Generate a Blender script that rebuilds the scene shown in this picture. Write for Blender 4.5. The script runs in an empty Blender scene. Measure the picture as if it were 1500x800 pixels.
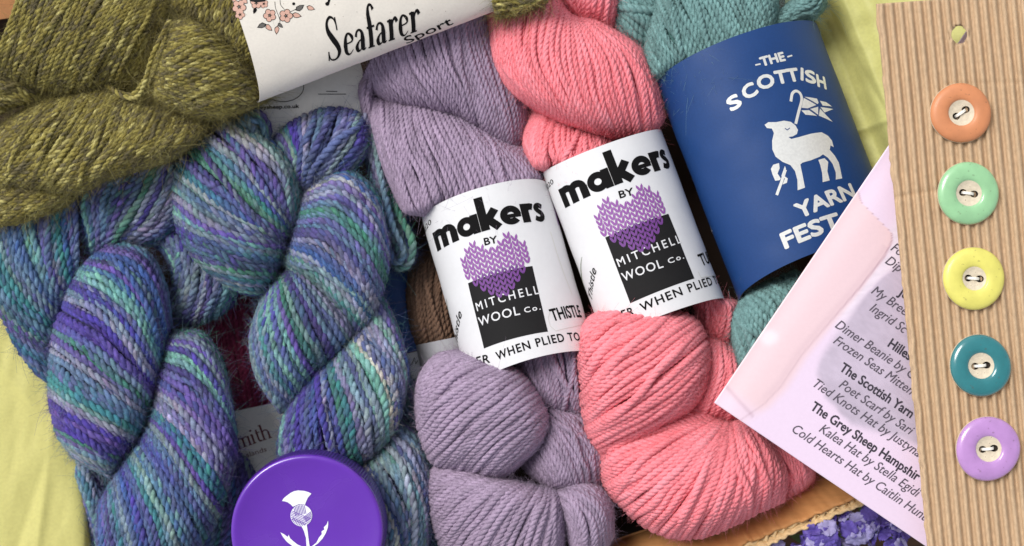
import bpy, bmesh, math, random
import numpy as np
from mathutils import Vector
from mathutils.geometry import delaunay_2d_cdt, tessellate_polygon

random.seed(7)
rng = np.random.default_rng(11)
S = bpy.context.scene
COL = S.collection
U = 0.0003            # metres per unit of the working grid (0.3 mm)
D = 2200.0            # camera height above the level of the skeins, same unit
PI = math.pi

# ------------------------------------------------------------------ camera, sky, sun, exposure
cam = bpy.data.cameras.new('camera')
cam.sensor_width = 36.0
cam.lens = 36.0 * D / 1500.0
cam.clip_start = 0.01
cam.clip_end = 50.0
cam.dof.use_dof = True
cam.dof.focus_distance = (D - 55) * U
cam.dof.aperture_fstop = 8.0
cam_o = bpy.data.objects.new('camera', cam)
cam_o.location = (0, 0, D * U)
COL.objects.link(cam_o)
S.camera = cam_o

SUN_EL, SUN_AZ = math.radians(52), math.radians(-50)     # azimuth measured from +Y towards +X
wd = bpy.data.worlds.new('World')
S.world = wd
wd.use_nodes = True
wn, wl = wd.node_tree.nodes, wd.node_tree.links
sky = wn.new('ShaderNodeTexSky')
sky.sky_type = 'NISHITA'
sky.sun_disc = False
sky.sun_elevation = SUN_EL
sky.sun_rotation = SUN_AZ
hs = wn.new('ShaderNodeHueSaturation')
hs.inputs['Saturation'].default_value = 0.25
wl.new(sky.outputs['Color'], hs.inputs['Color'])
wl.new(hs.outputs['Color'], wn['Background'].inputs['Color'])
wn['Background'].inputs['Strength'].default_value = 0.08

sun = bpy.data.lights.new('sun', 'SUN')
sun.energy = 1.5
sun.angle = math.radians(28)
sun.color = (1.0, 0.965, 0.91)
sun_o = bpy.data.objects.new('sun', sun)
d = Vector((math.sin(SUN_AZ) * math.cos(SUN_EL), math.cos(SUN_AZ) * math.cos(SUN_EL), math.sin(SUN_EL)))
sun_o.rotation_euler = d.to_track_quat('Z', 'Y').to_euler()
sun_o.location = d * 3
COL.objects.link(sun_o)

S.view_settings.view_transform = 'Standard'
S.view_settings.look = 'None'
S.view_settings.exposure = 0.9
S.view_settings.gamma = 1.0

# ------------------------------------------------------------------ helpers
def lin(r, g, b, gain=1.0):
    o = []
    for c in (r, g, b):
        c = c / 255.0
        c = c / 12.92 if c <= 0.04045 else ((c + 0.055) / 1.055) ** 2.4
        o.append(min(c * gain, 0.95))
    return tuple(o)

def W(p):
    """grid point (x right, y down, z up; x, y measured at the height of z) -> metres"""
    p = np.asarray(p, float)
    s = (D - p[..., 2]) / D
    return np.stack([(p[..., 0] - 750) * s * U, -(p[..., 1] - 400) * s * U, p[..., 2] * U], -1)

def mat(name, col, rough=0.6, noise=0.0, nscale=300.0, bump=0.0, bscale=600.0, metallic=0.0, attr=False,
        sheen=0.0, coat=0.0, stretch=None, transl=0.0, spec=0.5, specks=0.0, smudge=0.0):
    m = bpy.data.materials.new(name)
    m.use_nodes = True
    n, l = m.node_tree.nodes, m.node_tree.links
    b = n['Principled BSDF']
    b.inputs['Roughness'].default_value = rough
    b.inputs['Metallic'].default_value = metallic
    b.inputs['Specular IOR Level'].default_value = spec
    if sheen:
        b.inputs['Sheen Weight'].default_value = sheen
        b.inputs['Sheen Roughness'].default_value = 0.5
    if coat:
        b.inputs['Coat Weight'].default_value = coat
        b.inputs['Coat Roughness'].default_value = 0.08
    tc = n.new('ShaderNodeTexCoord')
    vec = tc.outputs['Object']
    if stretch:
        mp = n.new('ShaderNodeMapping')
        mp.inputs['Rotation'].default_value = (0, 0, stretch[2])
        mp.inputs['Scale'].default_value = (stretch[0], stretch[1], 1)
        l.new(vec, mp.inputs['Vector'])
        vec = mp.outputs['Vector']
    if attr:
        a = n.new('ShaderNodeAttribute')
        a.attribute_name = 'Col'
        src = a.outputs['Color']
    else:
        r = n.new('ShaderNodeRGB')
        r.outputs[0].default_value = (*col, 1)
        src = r.outputs[0]
    if noise:
        t = n.new('ShaderNodeTexNoise')
        t.inputs['Scale'].default_value = nscale
        t.inputs['Detail'].default_value = 5
        l.new(vec, t.inputs['Vector'])
        mr = n.new('ShaderNodeMapRange')
        mr.inputs['From Min'].default_value = 0.3
        mr.inputs['From Max'].default_value = 0.7
        mr.inputs['To Min'].default_value = 1 - noise
        mr.inputs['To Max'].default_value = 1 + noise
        l.new(t.outputs['Fac'], mr.inputs['Value'])
        vm = n.new('ShaderNodeVectorMath')
        vm.operation = 'SCALE'
        l.new(src, vm.inputs[0])
        l.new(mr.outputs['Result'], vm.inputs['Scale'])
        src = vm.outputs['Vector']
    if specks:
        t = n.new('ShaderNodeTexNoise')
        t.inputs['Scale'].default_value = 620
        t.inputs['Detail'].default_value = 1
        l.new(vec, t.inputs['Vector'])
        mr = n.new('ShaderNodeMapRange')
        mr.inputs['From Min'].default_value = 0.70
        mr.inputs['From Max'].default_value = 0.76
        mr.inputs['To Max'].default_value = specks
        l.new(t.outputs['Fac'], mr.inputs['Value'])
        mx_ = n.new('ShaderNodeMix'); mx_.data_type = 'RGBA'
        l.new(mr.outputs['Result'], mx_.inputs['Factor'])
        l.new(src, mx_.inputs['A'])
        mx_.inputs['B'].default_value = (0.10, 0.06, 0.04, 1)
        src = mx_.outputs['Result']
    if smudge:
        t = n.new('ShaderNodeTexNoise')
        t.inputs['Scale'].default_value = 55
        t.inputs['Detail'].default_value = 6
        t.inputs['Distortion'].default_value = 0.6
        l.new(vec, t.inputs['Vector'])
        mr = n.new('ShaderNodeMapRange')
        mr.inputs['From Min'].default_value = 0.35
        mr.inputs['From Max'].default_value = 0.65
        mr.inputs['To Min'].default_value = max(0.03, rough - smudge)
        mr.inputs['To Max'].default_value = rough + smudge
        l.new(t.outputs['Fac'], mr.inputs['Value'])
        l.new(mr.outputs['Result'], b.inputs['Roughness'])
        if coat: l.new(mr.outputs['Result'], b.inputs['Coat Roughness'])
    l.new(src, b.inputs['Base Color'])
    if bump:
        t = n.new('ShaderNodeTexNoise')
        t.inputs['Scale'].default_value = bscale
        t.inputs['Detail'].default_value = 4
        l.new(vec, t.inputs['Vector'])
        bp = n.new('ShaderNodeBump')
        bp.inputs['Strength'].default_value = bump
        bp.inputs['Distance'].default_value = 0.0004
        l.new(t.outputs['Fac'], bp.inputs['Height'])
        l.new(bp.outputs['Normal'], b.inputs['Normal'])
    if transl:
        tr = n.new('ShaderNodeBsdfTranslucent')
        l.new(src, tr.inputs['Color'])
        mx = n.new('ShaderNodeMixShader')
        mx.inputs[0].default_value = transl
        l.new(b.outputs[0], mx.inputs[1])
        l.new(tr.outputs[0], mx.inputs[2])
        l.new(mx.outputs[0], n['Material Output'].inputs['Surface'])
    return m

def tag(o, label=None, cat=None, group=None, kind=None):
    if label: o['label'] = label
    if cat: o['category'] = cat
    if group: o['group'] = group
    if kind: o['kind'] = kind
    return o

def thing(name, at, label, cat, group=None):
    o = bpy.data.objects.new(name, None)
    o.empty_display_size = 0.01
    o.location = W(at)
    COL.objects.link(o)
    return tag(o, label, cat, group)

def link(name, me, m, parent=None):
    o = bpy.data.objects.new(name, me)
    COL.objects.link(o)
    if m: me.materials.append(m)
    if parent:
        o.parent = parent
        p = parent
        off = Vector((0, 0, 0))
        while p:
            off += Vector(p.location)
            p = p.parent
        me.transform(__import__('mathutils').Matrix.Translation(-off))
    return o

def mesh_np(name, v, quads=None, tris=None, cols=None, smooth=True):
    me = bpy.data.meshes.new(name)
    v = np.asarray(v, np.float32)
    me.vertices.add(len(v))
    me.vertices.foreach_set('co', v.ravel())
    li, st, n = [], [], 0
    if quads is not None and len(quads):
        q = np.asarray(quads, np.int32)
        li.append(q.ravel()); st.append(np.arange(len(q)) * 4); n = len(q) * 4
    if tris is not None and len(tris):
        t = np.asarray(tris, np.int32)
        li.append(t.ravel()); st.append(n + np.arange(len(t)) * 3)
    li = np.concatenate(li); st = np.concatenate(st)
    me.loops.add(len(li))
    me.loops.foreach_set('vertex_index', li)
    me.polygons.add(len(st))
    me.polygons.foreach_set('loop_start', st.astype(np.int32))
    if cols is not None:
        a = me.attributes.new('Col', 'FLOAT_COLOR', 'POINT')
        c = np.ones((len(v), 4), np.float32)
        c[:, :3] = cols
        a.data.foreach_set('color', c.ravel())
    me.update(calc_edges=True)
    if smooth:
        me.polygons.foreach_set('use_smooth', np.ones(len(st), bool))
    return me

def smooth_noise(n, step, r=rng):
    """1-D smooth random curve of n samples, features about `step` samples long, about unit size"""
    k = max(4, int(n / step) + 4)
    c = r.normal(size=k)
    x = np.linspace(0, k - 3.001, n) + 1
    i = x.astype(int); f = x - i
    f = f * f * (3 - 2 * f)
    i1 = np.minimum(i + 1, k - 1)
    return c[i] * (1 - f) + c[i1] * f

def vnoise2(x, y, seed=0):
    """smooth 2-D value noise"""
    xi = np.floor(x).astype(int); yi = np.floor(y).astype(int)
    fx = x - xi; fy = y - yi
    fx = fx * fx * (3 - 2 * fx); fy = fy * fy * (3 - 2 * fy)
    def h(a, b):
        s = np.sin(a * 127.1 + b * 311.7 + seed * 74.7) * 43758.5453
        return s - np.floor(s)
    return (h(xi, yi) * (1 - fx) + h(xi + 1, yi) * fx) * (1 - fy) + (h(xi, yi + 1) * (1 - fx) + h(xi + 1, yi + 1) * fx) * fy

def spline(pts, n, closed=False):
    """Catmull-Rom through the points at n even parameters"""
    p = np.asarray(pts, float)
    if len(p) == 2:
        t = np.linspace(0, 1, n)[:, None]
        return p[0] * (1 - t) + p[1] * t
    e = np.vstack([2 * p[0] - p[1], p, 2 * p[-1] - p[-2]])
    x = np.linspace(0, len(p) - 1 - 1e-9, n)
    return cr(e, x)

def cr(e, x):
    i = x.astype(int); f = x - i
    sh = (-1,) + (1,) * (e.ndim - 1)
    f = f.reshape(sh)
    a, b, c, dd = e[i], e[i + 1], e[i + 2], e[i + 3]
    return 0.5 * (2 * b + (c - a) * f + (2 * a - 5 * b + 4 * c - dd) * f ** 2 + (3 * b - a - 3 * c + dd) * f ** 3)

# ------------------------------------------------------------------ yarn
class Acc:
    def __init__(s): s.v, s.q, s.c, s.n = [], [], [], 0
    def tube(s, P, rad, cols, m=5):
        """P (n,3) metres, rad (n,) metres"""
        n = len(P)
        T = np.gradient(P, axis=0)
        T /= np.linalg.norm(T, axis=1, keepdims=True) + 1e-12
        B = np.cross(T, np.array([0.11, 0.23, 1.0]))
        B /= np.linalg.norm(B, axis=1, keepdims=True) + 1e-12
        N = np.cross(B, T)
        a = np.arange(m) * 2 * PI / m
        V = P[:, None] + rad[:, None, None] * (np.cos(a)[None, :, None] * N[:, None] + np.sin(a)[None, :, None] * B[:, None])
        i = np.arange(n - 1)[:, None] * m + np.arange(m)[None]
        j = np.arange(n - 1)[:, None] * m + (np.arange(m)[None] + 1) % m
        q = np.stack([i, j, j + m, i + m], -1).reshape(-1, 4) + s.n
        s.v.append(V.reshape(-1, 3)); s.q.append(q)
        s.c.append(np.repeat(cols, m, axis=0))
        s.n += n * m
    def fibres(s, P0, dirs, bend, length, rad, cols):
        """many thin curved hairs at once: P0, dirs, bend (k,3); length, rad (k,)"""
        k = len(P0); n = 5
        t = np.linspace(0, 1, n)
        P = P0[:, None] + dirs[:, None] * (t[None, :, None] * length[:, None, None]) + bend[:, None] * ((t ** 2)[None, :, None] * length[:, None, None])
        T = np.gradient(P, axis=1)
        T /= np.linalg.norm(T, axis=2, keepdims=True) + 1e-12
        B = np.cross(T, np.array([0.3, 0.2, 1.0]))
        B /= np.linalg.norm(B, axis=2, keepdims=True) + 1e-12
        N = np.cross(B, T)
        a = np.arange(3) * 2 * PI / 3
        r = rad[:, None] * (1 - 0.6 * t)[None]
        V = P[:, :, None] + r[:, :, None, None] * (np.cos(a)[None, None, :, None] * N[:, :, None] + np.sin(a)[None, None, :, None] * B[:, :, None])
        base = np.arange(k)[:, None, None] * (n * 3) + np.arange(n - 1)[None, :, None] * 3
        i = base + np.arange(3)[None, None]
        j = base + ((np.arange(3) + 1) % 3)[None, None]
        q = np.stack([i, j, j + 3, i + 3], -1).reshape(-1, 4) + s.n
        s.v.append(V.reshape(-1, 3)); s.q.append(q)
        s.c.append(np.repeat(cols, n * 3, axis=0))
        s.n += k * n * 3
    def grid(s, P, cols):
        a, b = P.shape[:2]
        i = np.arange(a - 1)[:, None] * b + np.arange(b - 1)[None]
        q = np.stack([i, i + 1, i + b + 1, i + b], -1).reshape(-1, 4) + s.n
        s.v.append(P.reshape(-1, 3)); s.q.append(q)
        s.c.append(np.broadcast_to(cols, (a * b, 3)))
        s.n += a * b
    def mesh(s, name):
        return mesh_np(name, np.concatenate(s.v), np.concatenate(s.q), cols=np.concatenate(s.c))

def prof(x, op, p):
    """height profile over 0..1; op: 'o' keeps that end at full height, 'r' rolls it down"""
    x = np.asarray(x, float)
    if op == 'oo': return np.ones_like(x)
    if op == 'or': x = 0.5 + x / 2
    if op == 'ro': x = x / 2
    return np.maximum(0, 1 - np.abs(2 * x - 1) ** p) ** (1 / p)

class Yarn:
    def __init__(s, rad, plies, pitch, fuzz, flen, colour, material, core, jit=0.2):
        s.jit = jit
        s.rad, s.plies, s.pitch, s.fuzz, s.flen, s.colour, s.material, s.core = rad, plies, pitch, fuzz, flen, colour, material, core

def strand(acc, y, P, colfn, rad=None, seed_phase=None, fz=1.0):
    """P (n,3) path in grid units (any spacing) -> twisted plies in metres"""
    rad = rad or y.rad
    Wp = W(P) / U
    seg = np.linalg.norm(np.diff(Wp, axis=0), axis=1)
    L = np.concatenate([[0], np.cumsum(seg)])
    if L[-1] < 6: return
    step = min(3.0, y.pitch / 8)
    n = max(4, int(L[-1] / step))
    s = np.linspace(0, L[-1], n)
    C = np.stack([np.interp(s, L, Wp[:, k]) for k in range(3)], 1)
    if n > 8:   # soften the corners of the resampled path
        C[1:-1] = (C[:-2] + 2 * C[1:-1] + C[2:]) / 4
    T = np.gradient(C, axis=0)
    T /= np.linalg.norm(T, axis=1, keepdims=True) + 1e-9
    B = np.cross(T, np.array([0.11, 0.23, 1.0]))
    B /= np.linalg.norm(B, axis=1, keepdims=True) + 1e-9
    N = np.cross(B, T)
    ph0 = rng.uniform(0, 2 * PI)
    ph = ph0 + 2 * PI * s / y.pitch + 0.35 * smooth_noise(n, 12)
    K = y.plies
    ro, rp = {2: (0.40, 0.66), 3: (0.46, 0.60), 4: (0.56, 0.50)}[K]
    swell = 1 + 0.09 * smooth_noise(n, 10) + rng.normal(0, 0.06)
    cols = colfn(s, n)
    for k in range(K):
        a = ph + 2 * PI * k / K
        off = rad * ro * swell
        P3 = C + off[:, None] * (np.cos(a)[:, None] * N + np.sin(a)[:, None] * B)
        c = cols[k] if isinstance(cols, list) else cols
        acc.tube(P3 * U, rad * rp * swell * U, c, 5 if rad < 6 else 6)
    # loose fibres
    nf = rng.poisson(L[-1] * y.fuzz * fz)
    if nf:
        idx = rng.integers(0, n, nf)
        t, b, nn = T[idx], B[idx], N[idx]
        an = rng.normal(0.0, 1.15, nf)[:, None]
        out = np.cos(an) * nn + np.sin(an) * b
        P0 = C[idx] + out * rad * 0.8
        sg = rng.choice([-1, 1], nf)[:, None]
        dirs = t * sg * rng.uniform(0.5, 1.2, nf)[:, None] + out * (rng.uniform(0.0, 0.95, nf) * (rng.random(nf) < 0.28) + rng.uniform(0, .12, nf))[:, None] + b * rng.normal(0, 0.5, nf)[:, None]
        bend = rng.normal(0, 0.55, (nf, 3)) - out * rng.uniform(0, 0.5, nf)[:, None]
        ln = y.flen * rng.gamma(2.2, 0.45, nf)
        c0 = cols[0] if isinstance(cols, list) else cols
        cc = np.clip(c0[idx] * rng.uniform(0.7, 1.2, nf)[:, None] + 0.01, 0, 0.9)
        acc.fibres(P0 * U, dirs, bend, ln * U, np.full(nf, 0.20) * U * rng.uniform(0.7, 1.25, nf), cc)

def lobe(root, y, guides, zb, H, u='rr', t='rr', rad=None, pu=2.2, pt=2.3, name='yarn_bundle', cross=0.08, fz=1.0, gap=1.0, under=None, tucked=26):
    """one bundle of strands running along the guide curves; height rises from zb by H"""
    rad = rad or y.rad
    M = 64
    G = np.stack([spline(g, M) for g in guides])              # (K, M, 2)
    K = len(G)
    e = np.concatenate([2 * G[:1] - G[1:2], G, 2 * G[-1:] - G[-2:-1]])
    def sheet(uu):
        uu = np.clip(uu, 0, 1) * (K - 1 - 1e-6)
        i = uu.astype(int); f = uu - i
        m = np.arange(M)
        f = f[:, None]
        a, b, c, dd = e[i, m], e[i + 1, m], e[i + 2, m], e[i + 3, m]
        return 0.5 * (2 * b + (c - a) * f + (2 * a - 5 * b + 4 * c - dd) * f ** 2 + (3 * b - a - 3 * c + dd) * f ** 3)
    # how wide the bundle is, and where to put its strands so that they lie side by side over the dome
    Wd = np.linalg.norm(np.diff(G, axis=0), axis=2).sum(0)
    wid = np.sort(Wd)[int(M * 0.7)]
    uu = np.linspace(0, 1, 400)
    pth = np.stack([uu * wid, H * prof(uu, u, pu)], 1)
    L = np.concatenate([[0], np.cumsum(np.linalg.norm(np.diff(pth, axis=0), axis=1))])
    sp = rad * 1.74 * gap
    n = max(3, int(L[-1] / sp))
    tt = np.linspace(0, 1, M)
    # denser path points near the ends, where the strands turn down
    te = 0.5 - 0.5 * np.cos(PI * tt)
    te = 0.5 * te + 0.5 * tt
    zt = prof(te, t, pt)
    acc = Acc()
    colf = y.colour(n, rng)
    for layer in (0, 1):
        for k in range(n + (1 - layer)):
            lk = (k + (0.0 if layer == 0 else 0.5)) / n * L[-1]
            uk = np.interp(lk, L, uu)
            drift = np.zeros(M)
            lift = 0.0
            if layer == 0 and rng.random() < cross:
                drift = (te - rng.uniform(0, 1)) * rng.uniform(-6, 6) * sp / wid
                lift = rad * 0.9
            ul = uk + drift + smooth_noise(M, 14) * y.jit * sp / wid
            xy = sheet(ul)
            # even out along the path by arc position te
            xy = np.stack([np.interp(te, tt, xy[:, 0]), np.interp(te, tt, xy[:, 1])], 1)
            z = zb + H * prof(np.clip(ul, 0, 1), u, pu) * zt + lift * np.sin(PI * te)
            z = z + smooth_noise(M, 18) * rad * (0.14 + 0.7 * y.jit) - layer * rad * 0.85
            P = np.concatenate([xy, z[:, None]], 1)
            if under: P = under.tuck(P, rad * 2 + 2)
            # the rolled ends carry on down out of sight
            if t[0] == 'r':
                P = np.vstack([[P[0, 0] + 0.35 * (P[3, 0] - P[0, 0]), P[0, 1] + 0.35 * (P[3, 1] - P[0, 1]), P[0, 2] - tucked], P])
            if t[1] == 'r':
                P = np.vstack([P, [P[-1, 0] + 0.35 * (P[-4, 0] - P[-1, 0]), P[-1, 1] + 0.35 * (P[-4, 1] - P[-1, 1]), P[-1, 2] - tucked]])
            strand(acc, y, P, lambda s, nn, kk=k: colf(kk, s, nn), rad, fz=fz if layer == 0 else 0.15)
    # the inside of the bundle
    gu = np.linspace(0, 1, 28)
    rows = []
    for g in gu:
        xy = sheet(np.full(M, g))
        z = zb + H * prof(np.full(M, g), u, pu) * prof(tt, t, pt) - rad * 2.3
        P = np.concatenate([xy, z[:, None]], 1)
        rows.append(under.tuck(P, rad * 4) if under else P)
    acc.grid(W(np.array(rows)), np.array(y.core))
    o = link(name, acc.mesh(name), y.material, root)
    return o

def loose(root, y, paths, name='loose_strand', colidx=None):
    acc = Acc()
    colf = y.colour(max(2, len(paths)), rng)
    for k, p in enumerate(paths):
        strand(acc, y, spline(p, 60), lambda s, nn, kk=k: colf(kk, s, nn))
    return link(name, acc.mesh(name), y.material, root)

# dye colours ------------------------------------------------------
def plain(col, var=0.08, plyvar=0.0):
    col = np.array(col)
    def make(n, r):
        g = 1 + var * 0.6 * r.normal(size=n + 2)
        def f(k, s, nn):
            v = g[k] * (1 + var * smooth_noise(nn, 10, r)) * (1 + var * 0.7 * r.normal(size=nn))
            return np.clip(col[None] * v[:, None], 0, 0.9)
        return f
    return make

def heather(cols, w):
    cols = np.array(cols)
    def make(n, r):
        def f(k, s, nn):
            out = []
            for _ in range(2):
                idx = np.zeros(nn, int)
                i = 0
                while i < nn:
                    ln = int(r.integers(3, 13))
                    idx[i:i + ln] = r.choice(len(cols), p=w)
                    i += ln
                c = cols[idx]
                cs = c.copy()
                cs[1:-1] = 0.25 * c[:-2] + 0.5 * c[1:-1] + 0.25 * c[2:]
                out.append(np.clip(cs * (1 + 0.14 * r.normal(size=nn))[:, None], 0.005, 0.9))
            return out
        return f
    return make

def painted(cols, w, run=260.0):
    """hand-painted yarn: neighbouring strands often come from the same stretch of dye; each strand changes slowly along its length"""
    cols = np.array(cols); w = np.array(w) / sum(w)
    def make(n, r):
        idx = []
        while len(idx) < n + 3:
            idx += [int(r.choice(len(cols), p=w))] * int(r.choice([1, 1, 2, 2, 3, 3]))
        nxt = [int(r.choice(len(cols), p=w)) for _ in idx]
        ph = r.uniform(-0.6, 1.2, len(idx))
        def f(k, s, nn):
            a, b = cols[idx[k]], cols[nxt[k]]
            m = 1 / (1 + np.exp(-(s / run - ph[k]) * 7))
            base = a[None] * (1 - m[:, None]) + b[None] * m[:, None]
            c2 = cols[idx[(k + int(r.integers(1, 4))) % len(idx)]]           # some of a nearby dye blended into one ply
            out = []
            for p in range(2):
                w2 = np.clip((0.38 if p else 0.08) + 0.20 * smooth_noise(nn, 16, r), 0, 0.75)[:, None]
                bb = base * (1 - w2) + c2[None] * w2
                fl = 1 + 0.12 * smooth_noise(nn, 5, r) + 0.14 * r.normal(size=nn)
                hue = 1 + 0.07 * np.stack([smooth_noise(nn, 9, r) for _ in range(3)], 1)
                g = bb * fl[:, None] * hue
                gm = g.mean(1, keepdims=True)
                out.append(np.clip(g * 0.94 + gm * 0.06, 0.006, 0.9))
            return out
        return f
    return make

def yarn_mat(name, sheen=0.08, rough=0.85):
    return mat(name, (1, 1, 1), rough, noise=0.22, nscale=2600, bump=0.5, bscale=3800, attr=True, sheen=sheen, spec=0.25)

M_olive = yarn_mat('olive_wool')
M_paint = yarn_mat('painted_wool')
M_lav = yarn_mat('lavender_wool')
M_pink = yarn_mat('pink_wool')
M_teal = yarn_mat('teal_wool')
M_deep = yarn_mat('deep_wool')  # for the maroon and brown skeins, which carry their own dye colours

OL = [lin(158, 147, 80), lin(134, 122, 60), lin(104, 96, 70), lin(118, 108, 70), lin(190, 180, 114)]
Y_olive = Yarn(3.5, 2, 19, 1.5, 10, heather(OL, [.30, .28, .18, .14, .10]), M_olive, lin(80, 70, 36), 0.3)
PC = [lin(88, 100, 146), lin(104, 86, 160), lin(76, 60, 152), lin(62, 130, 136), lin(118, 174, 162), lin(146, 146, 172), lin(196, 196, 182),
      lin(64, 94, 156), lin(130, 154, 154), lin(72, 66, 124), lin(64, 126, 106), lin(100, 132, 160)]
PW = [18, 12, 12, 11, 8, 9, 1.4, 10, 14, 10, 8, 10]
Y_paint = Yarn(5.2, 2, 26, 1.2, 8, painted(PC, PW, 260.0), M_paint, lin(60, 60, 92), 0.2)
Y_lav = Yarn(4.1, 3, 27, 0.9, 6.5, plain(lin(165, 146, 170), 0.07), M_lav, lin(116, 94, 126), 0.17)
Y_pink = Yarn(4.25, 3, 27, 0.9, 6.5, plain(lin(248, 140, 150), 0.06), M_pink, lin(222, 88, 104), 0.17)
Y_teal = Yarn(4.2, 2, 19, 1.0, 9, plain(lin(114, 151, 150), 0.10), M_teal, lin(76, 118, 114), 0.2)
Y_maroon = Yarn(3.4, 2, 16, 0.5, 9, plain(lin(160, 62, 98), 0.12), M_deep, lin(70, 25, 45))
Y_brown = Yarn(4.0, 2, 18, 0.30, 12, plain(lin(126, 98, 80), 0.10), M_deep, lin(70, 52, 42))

# ------------------------------------------------------------------ surfaces that carry print
class Band:
    """paper band round a skein: part of an (elliptic) cylinder; s runs round it, a along it (grid units)"""
    def __init__(s, O, axis, R, Rz, tau, L, slope=0.0):
        s.O = np.array(O, float)
        ax = np.array(axis, float); ax /= np.linalg.norm(ax)
        s.ax, s.C = ax, np.array([ax[1], -ax[0]])
        s.R, s.Rz, s.tau, s.L = R, Rz, tau, L
        ct, st = math.cos(tau), math.sin(tau)
        s.A = np.array([ax[0], ax[1], slope])          # the rim planes lean by tau, the band itself runs nearly level
        s.N = np.array([-ax[0] * st, -ax[1] * st, ct])
        s.C3 = np.array([s.C[0], s.C[1], 0.0])
    def pos(s, sa, e=0.0):
        sa = np.asarray(sa, float)
        th = sa[..., 0] / s.R
        e = e + 1.0 * (vnoise2(sa[..., 0] / 44 + 9.3, sa[..., 1] / 30 + 4.1, 21) - .5) + .5 * (vnoise2(sa[..., 0] / 26 + 3.3, sa[..., 1] / 30 + 1.7, 22) - .5)
        e = np.asarray(e)[..., None]
        return (s.O + sa[..., 1:2] * s.A + (s.R + e) * np.sin(th)[..., None] * s.C3
                + (s.Rz + e) * np.cos(th)[..., None] * s.N)
    def tuck(s, P, clear):
        """squeeze a path so that it passes inside the band where it enters it"""
        q = P[:, :2] - s.O[:2]
        c = q @ s.C; al = q @ s.ax
        lim = s.R - clear
        c2 = np.clip(c, -lim * .98, lim * .98)
        co = np.sqrt(1 - (c2 / lim) ** 2)
        a = al + s.Rz * co * math.sin(s.tau)
        t0 = np.clip((a + 16) / 20, 0, 1); t1 = np.clip((s.L + 16 - a) / 20, 0, 1)
        w = (t0 * t0 * (3 - 2 * t0)) * (t1 * t1 * (3 - 2 * t1))
        cn = c + (c2 - c) * w
        zs = s.O[2] + a * s.A[2] + (s.Rz - clear) * co * math.cos(s.tau)
        zn = P[:, 2] + (np.minimum(P[:, 2], zs) - P[:, 2]) * w
        return np.concatenate([s.O[:2] + cn[:, None] * s.C + al[:, None] * s.ax, zn[:, None]], 1)
    def inv(s, p):
        q = np.array(p, float) - s.O[:2]
        th = math.asin(max(-1, min(1, q @ s.C / s.R)))
        a = q @ s.ax + s.Rz * math.cos(th) * math.sin(s.tau)
        return np.array([th * s.R, a])

class Flat:
    def __init__(s, z): s.z = z
    def pos(s, sa, e=0.0):
        sa = np.asarray(sa, float)
        z = s.z(sa[..., 0], sa[..., 1]) if callable(s.z) else np.full(sa.shape[:-1], float(s.z))
        return np.concatenate([sa[..., :2], (z + e)[..., None]], -1)
    def inv(s, p): return np.array(p, float)

def stroke(pts, w, cap=0.0):
    """outline polygon of a pen stroke; w a number or one width per point"""
    p = np.asarray(pts, float)
    w = np.full(len(p), float(w)) if np.isscalar(w) else np.asarray(w, float)
    t = np.gradient(p, axis=0)
    t /= np.linalg.norm(t, axis=1, keepdims=True) + 1e-9
    # mitre at inner points
    n = np.stack([-t[:, 1], t[:, 0]], 1)
    for i in range(1, len(p) - 1):
        a = p[i] - p[i - 1]; b = p[i + 1] - p[i]
        a = a / np.linalg.norm(a); b = b / np.linalg.norm(b)
        m = np.array([-(a + b)[1], (a + b)[0]])
        m /= np.linalg.norm(m) + 1e-9
        n[i] = m / max(0.5, abs(m @ np.array([-a[1], a[0]])))
    if cap:
        p = p.copy(); p[0] -= t[0] * cap; p[-1] += t[-1] * cap
    l, r = p + n * w[:, None] / 2, p - n * w[:, None] / 2
    return [('strip', l, r)]

def arc(cx, cy, rx, ry, a0, a1, n=24):
    a = np.radians(np.linspace(a0, a1, n))
    return np.stack([cx + rx * np.cos(a), cy + ry * np.sin(a)], 1)

def poly(pts): return [('poly', np.asarray(pts, float), None)]

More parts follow.
